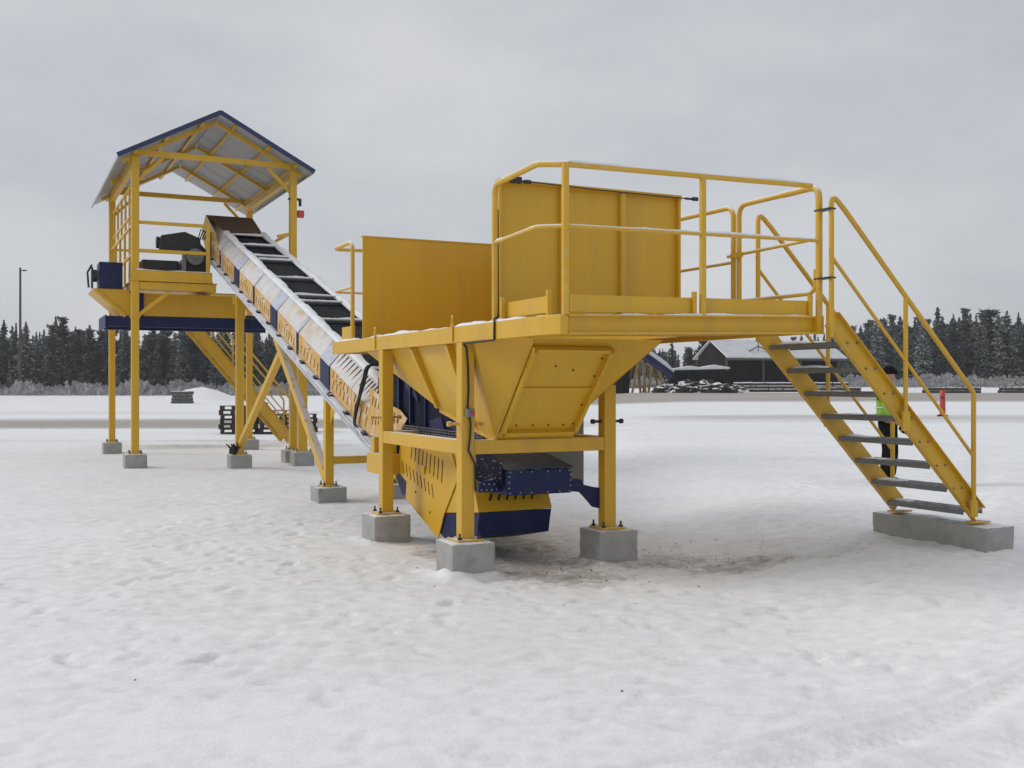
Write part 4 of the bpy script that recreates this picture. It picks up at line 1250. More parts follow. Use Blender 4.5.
# cross conveyor below the deck
X_ = Thing('cross_conveyor', (0, 13.8, 2.70), 'yellow trough conveyor on navy beams running crosswise through the tower', 'conveyor')
for u in (13.20, 14.50):
    X_.part('frame_beam', MB().box((-1.72, u, 2.725), (1.60, u + 0.09, 2.925)), 'navy', bevel=0.004)
X_.part('end_plate', MB().box((-1.755, 13.18, 2.70), (-1.725, 14.62, 2.94)), 'navy')
for u, e in ((13.215, 0.012), (14.575, -0.012)):
    X_.part('trough_side', MB().prism([(-1.97, u, 3.44), (-1.40, u, 2.94), (0.9, u, 2.94), (0.9, u, 3.38), (-1.32, u, 3.38), (-1.34, u, 3.44)], (0, e, 0)), 'yellow')
X_.part('trough_end', MB().prism([(-1.97, 13.23, 3.435), (-1.97, 14.56, 3.435), (-1.40, 14.56, 2.945), (-1.40, 13.23, 2.945)], (0.012, 0, 0)), 'yellow')
X_.part('stiffener', MB().beam((-1.95, 13.19, 3.42), (-1.39, 13.19, 2.92), 0.05, 0.06), 'yellow')
X_.part('stiffener', MB().box((-1.16, 13.15, 2.93), (-1.06, 13.212, 3.38)), 'navy')
X_.part('belt', MB().box((-1.3, 13.30, 2.99), (1.5, 14.48, 3.01)), 'rubber')
cab = X_.part('drive_guard', MB().box((-1.86, 13.18, 3.445), (-1.44, 13.75, 3.95)), 'navy', bevel=0.01)
X_.part('motor', MB().disc((-1.92, 13.45, 3.70), (1, 0, 0), 0.12, 0.08, 14).box((-1.985, 13.36, 3.46), (-1.955, 13.56, 3.86)).tube([(-1.98, 13.35, 3.9), (-2.06, 13.33, 3.75), (-2.04, 13.32, 3.46)], 0.02, 6), 'dark_steel', parent=cab)

# drive of the main belt, standing on the deck
D = Thing('belt_drive', (-0.4, 14.0, 3.57), 'dark motor and gearbox on a grey frame on the tower deck', 'motor')
D.part('base_frame', MB().box((-1.0, 13.62, 3.575), (0.2, 13.70, 3.72)).box((-1.0, 14.35, 3.575), (0.2, 14.43, 3.72)).box((-0.28, 13.60, 3.725), (-0.20, 14.4, 4.12)).box((-1.05, 13.6, 3.725), (-0.2, 13.66, 3.79)), 'steel')
D.part('gearbox', MB().prism([(-0.18, 13.8, 3.73), (0.24, 13.8, 3.73), (0.24, 13.8, 4.35), (0.05, 13.8, 4.55), (-0.18, 13.8, 4.45)], (0, 0.5, 0)), 'dark_steel', bevel=0.02)
mt = D.part('motor', MB().tube([(-0.72, 14.0, 4.48), (-0.55, 14.0, 4.48), (-0.53, 14.0, 4.48), (-0.12, 14.0, 4.48), (-0.08, 14.0, 4.48)], [0.12, 0.12, 0.155, 0.155, 0.10], 16), 'dark_steel')
fins = MB()
for k in range(7):
    fins.disc((-0.5 + 0.055 * k, 14.0, 4.48), (1, 0, 0), 0.172, 0.015, 16)
D.part('cooling_fins', fins, 'dark_steel', parent=mt, kind='stuff')
D.part('motor_cover', MB().prism([(-0.70, 13.75, 4.30), (-0.66, 13.75, 4.60), (-0.2, 13.75, 4.70), (0.1, 13.75, 4.58), (0.12, 13.75, 4.40), (-0.2, 13.75, 4.33)], (0, 0.06, 0)), 'dark_steel', bevel=0.01)
D.part('belt_guard', MB().box((-1.02, 13.75, 3.74), (-0.32, 14.3, 4.10)), 'dark_steel', bevel=0.02)
D.part('pulley', MB().disc((0.0, 13.74, 4.20), (0, 1, 0), 0.17, 0.05, 18).disc((0.0, 13.70, 4.20), (0, 1, 0), 0.05, 0.05, 12), 'steel')
b = MB()
for k in range(4):
    b.tube([(0.05 + 0.04 * k, 13.72, 4.55), (0.10 + 0.04 * k, 13.68, 4.75 - 0.03 * k), (0.22 + 0.03 * k, 13.66, 4.70), (0.26 + 0.02 * k, 13.68, 4.40), (0.26, 13.7, 3.8)], 0.013, 6)
D.part('hoses', b, 'cable', kind='stuff')

# rag lying on the footing of the slim leg
w = W(0.30, 11.47, LT)
r_ = random.Random(3)
b = MB()
for k in range(9):
    p = Vector((r_.uniform(-0.05, 0.05), r_.uniform(-.05, .05), 0.02))
    b.tube([p, p + Vector((r_.uniform(-.05, .05), r_.uniform(-.05, .05), 0.10)), p + Vector((r_.uniform(-.1, .1), r_.uniform(-.08, .08), r_.uniform(0.12, 0.24)))], [0.03, 0.028, 0.008], 6)
o = b.build('wrapping_waste', 'cable')
o.location = w
tag(o, 'crumpled black plastic waste on the footing of the slim conveyor leg', 'waste')


# ------------------------------------------------------------------ pallets behind the tower
def make_pallet():
    parts = {}
    L, Wd = 1.2, 0.8
    e = bpy.data.objects.new('wooden_pallet', None)
    COL.objects.link(e)
    for k in range(5):
        y = -Wd / 2 + 0.05 + k * (Wd - 0.1) / 4
        MB().box((-L / 2, y - 0.05, 0.122), (L / 2, y + 0.05, 0.144)).build('deck_board', 'wood', e)
    for y in (-0.34, 0, 0.34):
        MB().box((-L / 2, y - 0.05, 0.0), (L / 2, y + 0.05, 0.022)).build('bottom_board', 'wood', e)
        for x in (-0.53, -0.18, 0.18, 0.53):
            MB().box((x - 0.06, y - 0.05, 0.0225), (x + 0.06, y + 0.05, 0.1)).build('block', 'wood', e)
    for x in (-0.53, -0.18, 0.18, 0.53):
        MB().box((x - 0.065, -Wd / 2, 0.1005), (x + 0.065, Wd / 2, 0.1215)).build('cross_board', 'wood', e)
    return e


def copy_tree(o, parent=None):
    c = o.copy()
    COL.objects.link(c)
    c.parent = parent
    for ch in o.children:
        copy_tree(ch, c)
    return c


pal = make_pallet()
first = True
names = ['bottom', 'second', 'third', 'fourth', 'fifth', 'topmost']
for (px, py, cnt, rot, nm) in ((-8.62, 33.2, 6, 0.25, 'in the tallest pallet stack'), (-7.38, 33.3, 5, 0.22, 'in the middle pallet stack'), (-7.0, 34.4, 4, 0.20, 'in the lowest pallet stack set back')):
    r_ = random.Random(int(-px * 10))
    for k in range(cnt):
        o = pal if first else copy_tree(pal)
        first = False
        o.location = (px + r_.uniform(-.04, .04), py + r_.uniform(-.04, .04), G(px, py) + 0.02 + 0.1455 * k)
        o.rotation_euler = (0, 0, rot + r_.uniform(-.04, .04))
        pos = 'topmost' if k == cnt - 1 else names[k]
        tag(o, 'dark wooden pallet, %s one %s behind the tower legs' % (pos, nm), 'pallet', 'stacked pallets behind the tower')

# far crate of timber on the snow field
e = bpy.data.objects.new('timber_bundle', None)
e.location = (-27.6, 88.0, 0)
COL.objects.link(e)
tag(e, 'dark timber bundle alone on the snow field behind the tower', 'timber')
r_ = random.Random(11)
for i in range(4):
    for k in range(4):
        MB().tube([(-0.8 + r_.uniform(-.08, .08), -0.45 + 0.3 * k, 0.15 + 0.27 * i), (0.75 + r_.uniform(-.08, .08), -0.45 + 0.3 * k, 0.15 + 0.27 * i)], 0.13, 8).build('log', 'grey_wood', e)

# ------------------------------------------------------------------ person behind the stairs
PX, PY = 5.40, 15.1
PZ = G(PX, PY) + 0.0
pe = bpy.data.objects.new('person', None)
pe.location = (PX, PY, PZ)
pe.scale = (1.0, 1.0, 0.97)
pe.rotation_euler = (0, 0, R(-15))
COL.objects.link(pe)
tag(pe, 'person in lime hi-vis jacket, black trousers and black cap behind the stairs', 'person')


def skin(name, pts, edges, rad, root, m, parent, sub=2):
    me_ = bpy.data.meshes.new(name)
    me_.from_pydata(pts, edges, [])
    o_ = bpy.data.objects.new(name, me_)
    COL.objects.link(o_)
    o_.parent = parent
    sk = o_.modifiers.new('skin', 'SKIN')
    sk.use_smooth_shade = True
    for i, v in enumerate(me_.skin_vertices[0].data):
        r2 = rad[i]
        v.radius = r2 if isinstance(r2, tuple) else (r2, r2)
        v.use_root = (i == root)
    ss = o_.modifiers.new('sub', 'SUBSURF')
    ss.levels = ss.render_levels = sub
    me_.materials.append(M[m])
    return o_


# faces +x; y is the body's left
hipz = 0.90
bp_ = [(0, 0, hipz), (0, 0, 1.05), (0.0, 0, 1.25), (0.0, 0, 1.40), (0.01, 0, 1.47), (0.025, 0, 1.53), (0.035, 0, 1.61), (0.025, 0, 1.69),
       (0, 0.19, 1.38), (-0.03, 0.25, 1.12), (0.10, 0.22, 0.92), (0.15, 0.21, 0.86),
       (0, -0.19, 1.38), (-0.03, -0.25, 1.12), (0.10, -0.22, 0.92), (0.15, -0.21, 0.86),
       (0, 0.10, 0.86), (0.03, 0.12, 0.48), (-0.03, 0.13, 0.09), (0.10, 0.14, 0.05),
       (0, -0.10, 0.86), (0.05, -0.12, 0.48), (0.02, -0.13, 0.09), (0.15, -0.14, 0.05)]
be = [(0, 1), (1, 2), (2, 3), (3, 4), (4, 5), (5, 6), (6, 7), (3, 8), (8, 9), (9, 10), (10, 11), (3, 12), (12, 13), (13, 14), (14, 15), (0, 16), (16, 17), (17, 18), (18, 19), (0, 20), (20, 21), (21, 22), (22, 23)]
br = [(0.13, 0.15), (0.12, 0.14), (0.12, 0.15), (0.11, 0.15), 0.055, 0.062, (0.098, 0.078), (0.08, 0.065), 0.055, 0.042, 0.032, 0.026, 0.055, 0.042, 0.032, 0.026, 0.085, 0.06, 0.04, 0.03, 0.085, 0.06, 0.04, 0.03]
skin('body', bp_, be, br, 0, 'skin', pe)
jp = [(0, 0, 1.02), (0, 0, 1.10), (0, 0, 1.24), (0, 0, 1.40), (0.005, 0, 1.52)] + bp_[8:11] + bp_[12:15]
jr = [(0.17, 0.20), (0.16, 0.19), (0.17, 0.20), (0.15, 0.19), 0.078, 0.09, 0.075, 0.058, 0.09, 0.075, 0.058]
skin('jacket', jp, [(0, 1), (1, 2), (2, 3), (3, 4), (3, 5), (5, 6), (6, 7), (3, 8), (8, 9), (9, 10)], jr, 1, 'hivis', pe)
tp = [(0, 0, 1.04), (0, 0, 0.86)] + bp_[16:19] + bp_[20:23]
skin('trousers', tp, [(0, 1), (1, 2), (2, 3), (3, 4), (1, 5), (5, 6), (6, 7)], [(0.19, 0.22), (0.18, 0.21), 0.125, 0.10, 0.085, 0.125, 0.10, 0.085], 0, 'black_cloth', pe)
for q in (18, 22):
    x, y, z = bp_[q]
    skin('boot', [(x - 0.04, y, 0.14), (x - 0.03, y, 0.05), (x + 0.09, y, 0.045), (x + 0.19, y, 0.04)], [(0, 1), (1, 2), (2, 3)], [0.06, 0.055, 0.05, 0.04], 1, 'black_cloth', pe)
cv, cf = [], []
for i in range(7):
    t_ = i / 6 * math.pi / 2
    for k in range(14):
        a = 6.2832 * k / 14
        cv.append((0.03 + 0.108 * math.cos(t_) * math.cos(a), 0.090 * math.cos(t_) * math.sin(a), 1.615 + 0.118 * math.sin(t_)))
for i in range(6):
    for k in range(14):
        cf.append((i * 14 + k, i * 14 + (k + 1) % 14, i * 14 + 14 + (k + 1) % 14, i * 14 + 14 + k))
MB().add(cv, cf, True).build('cap', 'black_cloth', pe)
for s in (1, -1):
    base = Vector((0.16, 0.21 * s, 0.845))
    skin('glove', [base, base + Vector((0.05, 0, -0.05)), base + Vector((0.075, 0.02, -0.11)), base + Vector((0.08, 0.0, -0.12)), base + Vector((0.078, -0.02, -0.11)), base + Vector((0.07, -0.035, -0.10)), base + Vector((0.08, -0.03 * s, -0.04))],
         [(0, 1), (1, 2), (1, 3), (1, 4), (1, 5), (0, 6)], [0.03, 0.035, 0.011, 0.011, 0.011, 0.010, 0.012], 0, 'black_cloth', pe, 1)
b = MB().tube([(0.168 * math.cos(a), 0.200 * math.sin(a), 1.12) for a in np.linspace(0, 2 * math.pi, 25)[:-1]], 0.012, 8, closed=True)
b.build('reflective_band', 'reflective', pe)

# ------------------------------------------------------------------ red marker post, lamp pole
mx_, my_ = 20.5, 50.0
mz = G(mx_, my_)
e = bpy.data.objects.new('marker_post', None)
e.location = (mx_, my_, mz)
COL.objects.link(e)
tag(e, 'red and orange plastic marker post standing in the snow', 'marker post')
MB().box((-0.22, -0.12, -0.02), (0.22, 0.12, 0.08)).build('foot', 'rubber', e, bevel=0.02)
MB().tube([(0, 0, 0.08), (0, 0, 0.85)], [0.14, 0.13], 14).build('lower_tube', 'red', e)
MB().tube([(0, 0, 0.851), (0, 0, 0.95)], 0.11, 14).build('band', 'brown', e)
MB().tube([(0, 0, 0.951), (0, 0, 1.22), (0, 0, 1.26)], [0.13, 0.13, 0.08], 14).build('upper_tube', 'red', e)

lx, ly = -74.0, 158.0
e = bpy.data.objects.new('lamp_pole', None)
e.location = (lx, ly, G(lx, ly))
COL.objects.link(e)
tag(e, 'tall thin grey lamp pole rising in front of the spruce forest', 'lamp pole')
MB().tube([(0, 0, -0.3), (0, 0, 19.2)], [0.20, 0.15], 12).build('pole', 'pole', e)
MB().tube([(0, 0, 18.7), (0.7, -0.2, 18.85)], 0.06, 8).build('arm', 'pole', e)
MB().box((0.5, -0.35, 18.65), (1.05, -0.05, 18.82)).build('lamp_head', 'dark_steel', e, bevel=0.03)

# ------------------------------------------------------------------ shed and scrap on the right behind the road
def place(name, x, y, label, cat, rot=0, group=None):
    e = bpy.data.objects.new(name, None)
    e.location = (x, y, G(x, y))
    e.rotation_euler = (0, 0, rot)
    COL.objects.link(e)
    tag(e, label, cat, group)
    return e


SH = place('storage_shed', 22.9, 112.0, 'long dark shed with snow covered roof beyond the road', 'shed', R(15))
Ls, Ds, Eh, Rh = 13.5, 7.0, 3.9, 5.6
for k in range(27):
    x = 0.5 * k
    MB().box((x + 0.01, 0, -0.3), (x + 0.49, 0.06, Eh)).build('wall_board', 'shed_wall', SH)
for x in (-0.02, 4.3, 8.8, 13.4):
    MB().box((x - 0.12, -0.12, -0.3), (x + 0.12, -0.002, Eh)).build('wall_post', 'grey_wood', SH)
MB().prism([(-0.03, 0.07, -0.3), (-0.03, Ds, -0.3), (-0.03, Ds, Eh), (-0.03, Ds / 2, Rh), (-0.03, 0.07, Eh)], (0.06, 0, 0)).build('gable_wall', 'shed_wall', SH)
MB().prism([(Ls - 0.03, 0.07, -0.3), (Ls - 0.03, Ds, -0.3), (Ls - 0.03, Ds, Eh), (Ls - 0.03, Ds / 2, Rh), (Ls - 0.03, 0.07, Eh)], (0.06, 0, 0)).build('gable_wall', 'shed_wall', SH)
MB().box((0.05, Ds - 0.07, -0.3), (Ls - 0.04, Ds - 0.01, Eh)).build('back_wall', 'shed_wall', SH)
rfm = MB().prism([(-0.35, -0.8, Eh - 0.30), (Ls + 0.6, -0.8, Eh - 0.30), (Ls + 0.6, Ds / 2, Rh), (-0.35, Ds / 2, Rh)], (0, 0, 0.14)).build('roof', 'roof_snow', SH, bevel=0.03)
MB().prism([(-0.35, Ds + 0.8, Eh - 0.30), (Ls + 0.6, Ds + 0.8, Eh - 0.30), (Ls + 0.6, Ds / 2 + 0.01, Rh), (-0.35, Ds / 2 + 0.01, Rh)], (0, 0, 0.14)).build('roof', 'roof_snow', SH, bevel=0.03)
MB().prism([(-0.35, -0.82, Eh - 0.52), (Ls + 0.6, -0.82, Eh - 0.52), (Ls + 0.6, -0.82, Eh - 0.305), (-0.35, -0.82, Eh - 0.305)], (0, 0.06, 0)).build('eave_board', 'grey_wood', SH)
ant = MB().tube([(4.1, 0.7, 4.35), (4.1, 0.7, 5.4)], 0.05, 6).tube([(2.9, 0.5, 4.4), (4.1, 0.7, 4.95)], 0.06, 6).tube([(5.6, 0.3, 4.2), (4.1, 0.7, 4.95)], 0.06, 6)
ao = ant.build('roof_bracket', 'dark_steel', SH)
r_ = random.Random(21)
for k in range(7):
    x = 0.9 + 1.9 * k
    e = place('timber_pile', 22.9 + x * math.cos(R(15)) + 0.45, 110.3 + x * math.sin(R(15)), 'low dark timber pile with snow along the shed front', 'timber', R(15) + r_.uniform(-.25, .25), 'timber piles along the shed')
    for q in range(5):
        z = 0.2 + 0.33 * (q % 3)
        MB().tube([(-1.0, -0.4 + 0.4 * (q // 3) + 0.05 * q, z), (1.0, -0.4 + 0.4 * (q // 3), z + 0.03)], 0.18, 8).build('log', 'rubble', e)

# old screening machine: tilted navy box with snow on top, on splayed legs
OM = place('old_screen', 11.7, 102.0, 'old tilted navy screening box with snowy top on splayed legs', 'machine', R(8))
OM.scale = (1.2, 1.2, 1.12)
MB().prism([(0.3, -0.9, 3.15), (3.05, -0.9, 1.15), (3.2, -0.9, 1.75), (0.55, -0.9, 3.75)], (0, 2.0, 0.75)).build('screen_box', 'navy', OM)
MB().prism([(0.55, -0.95, 3.77), (3.2, -0.95, 1.77), (3.25, -0.95, 1.90), (0.6, -0.95, 3.90)], (0, 2.1, 0.79)).build('snow_cap', 'roof_snow', OM, bevel=0.05)
MB().prism([(0.5, -0.93, 3.1), (3.1, -0.93, 1.25), (3.1, -0.93, 1.42), (0.52, -0.93, 3.28)], (0, 0.02, 0)).build('stripe', 'fascia', OM)
for x, x2, h in ((0.35, -0.25, 3.1), (0.6, 0.9, 2.9), (1.4, 1.1, 2.4), (2.0, 2.5, 2.0)):
    for y in (-0.8, 0.8):
        MB().beam((x, y, h), (x2, y, -0.1), 0.16, 0.16).build('leg', 'oldyellow', OM)
for y in (-0.82, 0.82):
    MB().beam((0.0, y, 0.5), (2.3, y, 0.7), 0.1, 0.1).build('brace', 'oldyellow', OM)
MB().box((-1.5, -0.2, -0.1), (-0.3, 1.4, 2.4)).build('side_cabin', 'shed_wall', OM, bevel=0.05)


def rubble(name, x, y, sx, sy, h, seed, label, cat):
    """heap of irregular slabs and lumps, one mound"""
    e = place(name, x, y, label, cat)
    r_ = random.Random(seed)
    for k in range(34):
        a, q = r_.uniform(0, 6.28), r_.random() ** 0.6
        cx, cy = math.cos(a) * q * sx, math.sin(a) * q * sy
        top_ = h * (1 - q) ** 0.7
        s = r_.uniform(0.25, 0.6)
        n_ = 6
        pts = []
        ph, tl = r_.uniform(0, 1), r_.uniform(-.6, .6)
        z0 = max(0.0, top_ - s * 0.6)
        for i in range(n_):
            t_ = ph + 6.283 * i / n_
            k_ = r_.uniform(0.6, 1.3) * s
            pts.append((cx + math.cos(t_) * k_, cy + math.sin(t_) * k_ * 0.8, z0 + r_.uniform(-.05, .05)))
        pts = [(p[0], p[1], p[2] + (p[0] - cx) * r_.uniform(-.5, .5) * 0.5 + (p[1] - cy) * tl) for p in pts]
        MB().prism(pts, (r_.uniform(-.3, .3), r_.uniform(-.3, .3), r_.uniform(0.12, 0.45))).build('lump', 'rubble', e)
    MB().prism([(sx * math.cos(t_) * 0.8, sy * math.sin(t_) * 0.8, -0.1) for t_ in np.linspace(0, 6.283, 13)[:-1]], (0, 0, h * 0.35)).build('core', 'rubble', e)
    return e


rubble('rubble_heap', 16.6, 99.0, 1.3, 1.0, 1.2, 1, 'small brown rubble heap under the end of the old screen', 'rubble')
rubble('rubble_heap', 18.3, 100.0, 2.0, 1.2, 1.3, 2, 'brown rubble heap with snow beside the dark flat trailer', 'rubble')
rubble('rubble_heap', 19.6, 98.5, 1.9, 0.9, 1.0, 7, 'dark slab heap in front of the flat trailer wheels', 'rubble')
rubble('rubble_heap', 14.6, 100.5, 1.1, 0.8, 0.7, 8, 'low scrap heap under the legs of the old screen', 'rubble')
rubble('rubble_heap', 21.8, 104.0, 1.6, 0.8, 0.35, 3, 'flat scatter of dark lumps in front of the shed', 'rubble')
TR = place('flat_trailer', 15.4, 104.5, 'dark flatbed trailer loaded with snowy planks between old screen and shed', 'trailer', R(3))
MB().box((0, -1.1, 0.9), (6.2, 1.1, 1.15)).build('bed', 'shed_wall', TR, bevel=0.03)
MB().box((0.2, -1.0, 1.16), (6.0, 1.0, 2.2)).build('load', 'shed_wall', TR, bevel=0.12)
MB().prism([(0.1, -1.1, 2.2), (6.1, -1.1, 2.35), (6.1, -1.1, 2.5), (4.6, -1.1, 2.75), (3.2, -1.1, 2.5), (2.2, -1.1, 2.65), (0.1, -1.1, 2.3)], (0, 2.2, 0)).build('snow_cap', 'snow', TR, bevel=0.08)
for x in (1.2, 4.3, 5.3):
    for y in (-1.0, 1.0):
        wh = MB().disc((x, y, 0.46), (0, 1, 0), 0.46, 0.26, 20).build('wheel', 'rubber', TR)
        MB().disc((x, y * 1.14, 0.46), (0, 1, 0), 0.24, 0.04, 16).build('rim', 'dark_steel', wh)
# low dark timber along the far right road edge
for k, (x, y, Lg) in enumerate(((41, 98, 5.0), (48.5, 100, 4.0), (29.5, 96, 4.5))):
    e = place('log_stack', x, y, ['long low log stack by the far road below the spruces', 'short low log stack at the road edge beyond the marker post', 'low log stack at the road edge behind the stairs'][k], 'logs', R(4 * k - 4))
    for q in range(7):
        MB().tube([(-Lg / 2 + 0.1 * (q % 3), -0.45 + 0.3 * (q % 4), 0.14 + 0.26 * (q // 4)), (Lg / 2 - 0.1 * (q % 2), -0.45 + 0.3 * (q % 4), 0.14 + 0.26 * (q // 4))], 0.14, 8).build('log', 'grey_wood', e)


# ------------------------------------------------------------------ forest
def spruce_meshes(seed, mname, Hh=12.0, wid=2.6, nb=560, low=0.02, pine=False):
    """whorls of drooping boughs; every bough is a row of small needle sprays"""
    r_ = random.Random(seed)
    b = MB()
    vs, fs = [], []
    for i in range(nb):
        t_ = (i + r_.random()) / nb
        t_ = low + (1 - low) * (t_ ** 1.25)
        z = Hh * t_
        rmax = 1.12 * wid * (1 - t_) ** 0.72 * (0.80 + 0.20 * math.sin(t_ * 37 + seed)) + 0.10
        if pine:
            t_ = 0.30 + 0.70 * (t_ - low) / (1 - low)
            z = Hh * t_
            rmax = wid * math.sqrt(max(0.02, 1 - ((t_ - 0.62) / 0.40) ** 2)) * (0.7 + 0.3 * math.sin(t_ * 23 + seed))
        rl = rmax * r_.uniform(0.40, 1.2) * (0.85 + 0.2 * math.sin(3 * t_ + seed))
        a = r_.uniform(0, 6.283)
        dx, dy = math.cos(a), math.sin(a)
        px, py = -dy, dx
        droop = rl * r_.uniform(0.10, 0.45) - 0.15
        if pine:
            droop = -rl * r_.uniform(0.05, 0.5)
        ns = 4
        wmax = 0.10 + 0.20 * rl
        for s in range(ns):
            f0, f1 = s / ns, (s + 1.3) / ns
            wz = wmax * (1.15 - abs(f0 - 0.35)) * r_.uniform(0.7, 1.3)
            z0 = z - droop * f0 ** 1.5
            z1 = z - droop * f1 ** 1.5 - r_.uniform(0.0, 0.14)
            k = len(vs)
            side = r_.uniform(-.25, .25) * rl * 0.5
            vs += [(dx * rl * f0 + px * wz, dy * rl * f0 + py * wz, z0 - r_.uniform(0.0, 0.28)), (dx * rl * f0 - px * wz, dy * rl * f0 - py * wz, z0 - r_.uniform(0.0, 0.28)),
                   (dx * rl * f1 + px * side, dy * rl * f1 + py * side, z1), (dx * rl * f0, dy * rl * f0, z0 + 0.10)]
            fs += [(k, k + 2, k + 3), (k + 1, k + 3, k + 2)]
    b.add(vs, fs)
    mc_ = bpy.data.meshes.new('crown')
    mc_.from_pydata(b.v, [], b.f)
    mc_.materials.append(M[mname])
    t2 = MB().tube([(0, 0, -0.4), (0, 0, Hh * 0.5), (0, 0, Hh * 0.97)], [0.17, 0.11, 0.02], 6)
    mt_ = bpy.data.meshes.new('trunk')
    mt_.from_pydata(t2.v, [], t2.f)
    mt_.materials.append(M['bark'])
    return mc_, mt_


kinds = [spruce_meshes(31, 'spruce', 12, 2.7), spruce_meshes(32, 'spruce', 12, 2.2), spruce_meshes(33, 'spruce_dark', 12, 3.0, 620),
         spruce_meshes(34, 'spruce', 12, 1.9, 500), spruce_meshes(35, 'spruce_dark', 12, 2.5), spruce_meshes(36, 'spruce_dark', 12, 2.1), spruce_meshes(41, 'spruce', 12, 2.3, 520, pine=True), spruce_meshes(42, 'spruce_dark', 12, 2.7, 560, pine=True)]
look = ['broad frosted', 'slim frosted', 'broad dark', 'very slim frosted', 'dark bushy', 'slim dark', 'frosted round crowned', 'dark round crowned']


def tree(x, y, h, k, wf, label, group, rz):
    e = bpy.data.objects.new('pine_tree' if k > 5 else 'spruce_tree', None)
    e.location = (x, y, G(x, y) - 0.1)
    e.rotation_euler = (0, 0, rz)
    s = h / 12.0
    e.scale = (s * wf, s * wf, s)
    COL.objects.link(e)
    tag(e, label, 'tree', group)
    for nm, me_ in (('crown', kinds[k][0]), ('trunk', kinds[k][1])):
        c = bpy.data.objects.new(nm, me_)
        COL.objects.link(c)
        c.parent = e


def size_word(h):
    return 'low' if h < 7 else ('tall' if h > 11.5 else 'middling')


r_ = random.Random(77)
for row, (yy, sp) in enumerate(((165, 3.0), (172, 2.7), (180, 2.7))):
    x = -98.0
    while x < -14:
        h = r_.uniform(7.6, 11.8) + (r_.uniform(1.5, 3.6) if r_.random() < 0.28 else 0) + row * 0.5
        if row == 0:
            h *= r_.choice((0.35, 0.55, 0.8, 1.0, 1.0))
        k = r_.choice((0, 1, 2, 3, 4, 0, 1, 6, 7, 6))
        tree(x + r_.uniform(-.8, .8), yy + r_.uniform(-2, 2), h, k, r_.uniform(0.85, 1.2), '%s %s %s in the forest edge behind the tower' % (size_word(h), look[k], 'pine' if k > 5 else 'spruce'), 'conifers behind the tower', r_.uniform(0, 6.28))
        x += sp * r_.uniform(0.75, 1.25)
    x = 14.0
    while x < 104:
        f = min(1.0, max(0.0, (x - 48) / 24))
        h = r_.uniform(8.2, 10.2) * (0.60 + 0.56 * f) + (r_.uniform(0.8, 2.0) if r_.random() < 0.28 else 0) + row * 0.5
        k = r_.choice((2, 4, 5, 1, 5, 7, 6, 0))
        tree(x + r_.uniform(-.8, .8), yy + 3 + r_.uniform(-2, 2), h, k, r_.uniform(0.85, 1.15), '%s %s %s in the forest edge beyond the stairs and shed' % (size_word(h), look[k], 'pine' if k > 5 else 'spruce'), 'conifers beyond the stairs', r_.uniform(0, 6.28))
        x += sp * r_.uniform(0.75, 1.25)
    x = -13.0
    while x < 13 and row == 1:
        h, k = r_.uniform(8, 11), r_.choice((0, 2, 4))
        tree(x, yy + r_.uniform(-2, 2), h, k, 1.0, '%s spruce in the forest gap straight behind the hopper' % look[k], 'spruces behind the hopper', r_.uniform(0, 6.28))
        x += 3.4
# deeper forest: one mass nobody could count
vs, fs = [], []
for row, yy in enumerate((188, 195, 202, 210)):
    x = -120.0
    while x < 126:
        me_ = kinds[r_.randrange(8)][0]
        f = 1.0 if x < -10 else 0.62 + 0.46 * min(1.0, max(0.0, (x - 46) / 26))
        s, a = r_.uniform(10.0, 12.5) * f / 12, r_.uniform(0, 6.28)
        n0 = len(me_.vertices)
        cs = np.empty(n0 * 3, np.float32)
        me_.vertices.foreach_get('co', cs)
        cs = cs.reshape(-1, 3) * s
        rx = cs[:, 0] * math.cos(a) - cs[:, 1] * math.sin(a) + x
        ry = cs[:, 0] * math.sin(a) + cs[:, 1] * math.cos(a) + yy + r_.uniform(-2, 2)
        k = sum(len(q) for q in vs)
        vs.append(np.stack([rx, ry, cs[:, 2] + G(x, yy)], 1))
        ids = np.empty(len(me_.polygons) * 3, np.int32)
        me_.polygons.foreach_get('vertices', ids)
        fs.append(ids.reshape(-1, 3) + k)
        x += r_.uniform(2.0, 3.0)
vs, fs = np.concatenate(vs), np.concatenate(fs)
me_ = bpy.data.meshes.new('deep_forest')
me_.from_pydata(vs.tolist(), [], fs.tolist())
me_.materials.append(M['spruce_dark'])
o = bpy.data.objects.new('deep_forest', me_)
o['kind'] = 'stuff'
COL.objects.link(o)
tag(o, 'dense dark spruce forest closing the view behind the edge trees', 'forest')

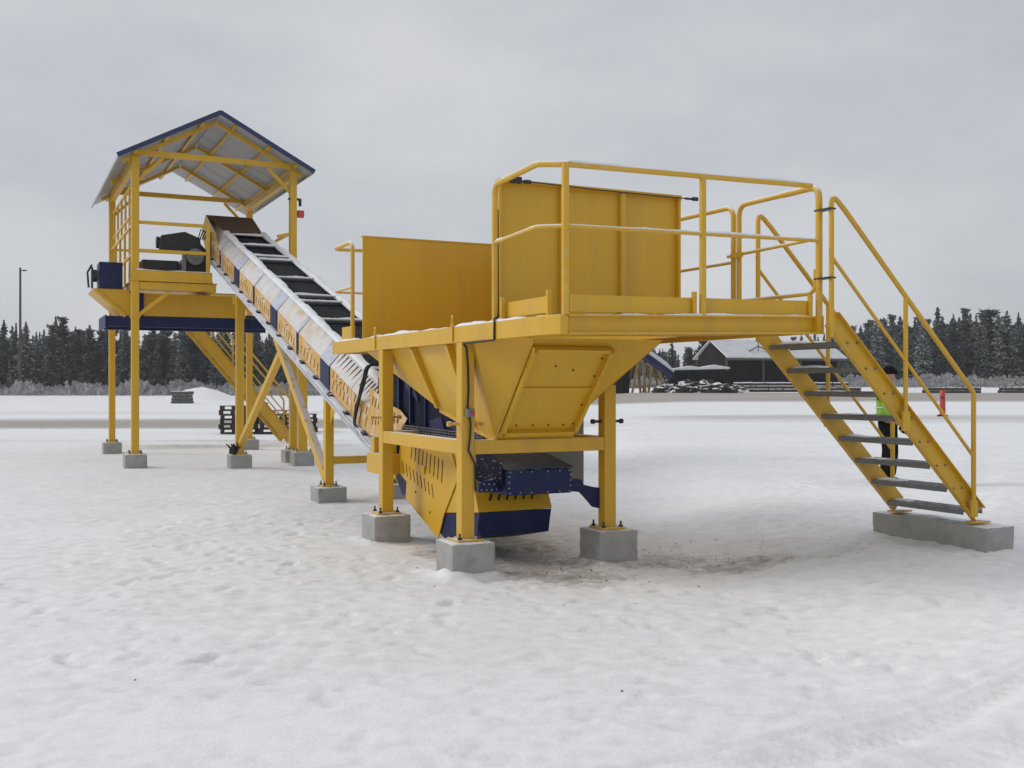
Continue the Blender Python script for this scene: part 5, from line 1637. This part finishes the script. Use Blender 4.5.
# frosted undergrowth along the forest's foot
vs, fs = [], []
for i in range(4200):
    lft = r_.random() < 0.55
    x = r_.uniform(-100, -12) if lft else r_.uniform(14, 106)
    y = r_.uniform(150, 168) if lft else r_.uniform(146, 166)
    cl = 0.5 + 0.5 * math.sin(x * 0.55) * math.sin(x * 0.23 + y * 0.3)
    hh = r_.uniform(0.5, 2.7) * (0.35 + 0.85 * cl * r_.random() ** 0.4) * (1.0 if lft else 0.85)
    z = G(x, y) - 0.05
    for q in range(5):
        a, t_ = r_.uniform(0, 6.283), r_.uniform(0.1, 0.7)
        tx, ty = x + math.cos(a) * hh * t_ * 0.6, y + math.sin(a) * hh * t_ * 0.6
        w_ = r_.uniform(0.03, 0.09)
        k = len(vs)
        zz = z + hh * r_.uniform(0.7, 1.0)
        mx1, my1, mz1 = x + (tx - x) * 0.5, y + (ty - y) * 0.5, z + (zz - z) * 0.55
        vs += [(x - w_ * .5, y, z), (x + w_ * .5, y, z), (mx1 - w_ * 1.6, my1, mz1), (mx1 + w_ * 1.6, my1 + .05, mz1), (tx, ty, zz), (tx + 0.25 * hh * math.cos(a + 1), ty, zz - 0.2 * hh), (tx + 0.2 * hh * math.cos(a + 2.6), ty, zz - 0.12 * hh)]
        fs += [(k, k + 1, k + 3, k + 2), (k + 2, k + 3, k + 4), (k + 3, k + 5, k + 4), (k + 2, k + 6, k + 4)]
me_ = bpy.data.meshes.new('frosted_brush')
me_.from_pydata(vs, [], fs)
me_.materials.append(M['brush'])
o = bpy.data.objects.new('frosted_brush', me_)
o['kind'] = 'stuff'
COL.objects.link(o)
tag(o, 'pale frosted brushwood along the foot of the forest', 'brushwood')

# grit and crumbs scattered on the trodden snow round the machine
vs, fs = [], []
r_ = random.Random(99)
for i in range(300):
    if r_.random() < 0.93:
        p = W(r_.gauss(1.5, 0.8), r_.gauss(-0.1, 0.6))
    else:
        p = (r_.uniform(-4, 6), r_.uniform(4.5, 13), 0)
    ix, iy = int(np.searchsorted(gx, p[0])), int(np.searchsorted(gy, p[1]))
    z = float(TERR[min(iy, ny - 1), min(ix, nx - 1)])
    s_ = r_.uniform(0.003, 0.009)
    k = len(vs)
    for dx, dy, dz in ((-1, -.6, 0), (1, -.7, .1), (.2, 1, 0), (0.1, 0, .9), (0, 0, -.5)):
        vs.append((p[0] + dx * s_ * r_.uniform(.6, 1.3), p[1] + dy * s_ * r_.uniform(.6, 1.3), z + dz * s_))
    fs += [(k, k + 1, k + 3), (k + 1, k + 2, k + 3), (k + 2, k, k + 3), (k, k + 2, k + 4), (k + 2, k + 1, k + 4), (k + 1, k, k + 4)]
me_ = bpy.data.meshes.new('grit')
me_.from_pydata(vs, [], fs)
me_.materials.append(M['rubble_plain'])
o = bpy.data.objects.new('grit', me_)
o['kind'] = 'stuff'
COL.objects.link(o)
tag(o, 'dark grit and soil crumbs scattered on the snow round the hopper', 'grit')

# ------------------------------------------------------------------ winter air
hb = MB().box((-1000, -500, -3.0), (1000, 1700, 24.0))
hm = bpy.data.materials.new('winter_haze')
hm.use_nodes = True
hn, hl = hm.node_tree.nodes, hm.node_tree.links
hn.clear()
ho = hn.new('ShaderNodeOutputMaterial')
pvn = hn.new('ShaderNodeVolumePrincipled')
pvn.inputs['Color'].default_value = (0.90, 0.92, 0.95, 1)
pvn.inputs['Density'].default_value = 0.00045
hl.new(pvn.outputs['Volume'], ho.inputs['Volume'])
hz_ = hb.build('haze', hm, None, kind='stuff')
tag(hz_, 'thin pale winter haze filling the air over the yard', 'haze')
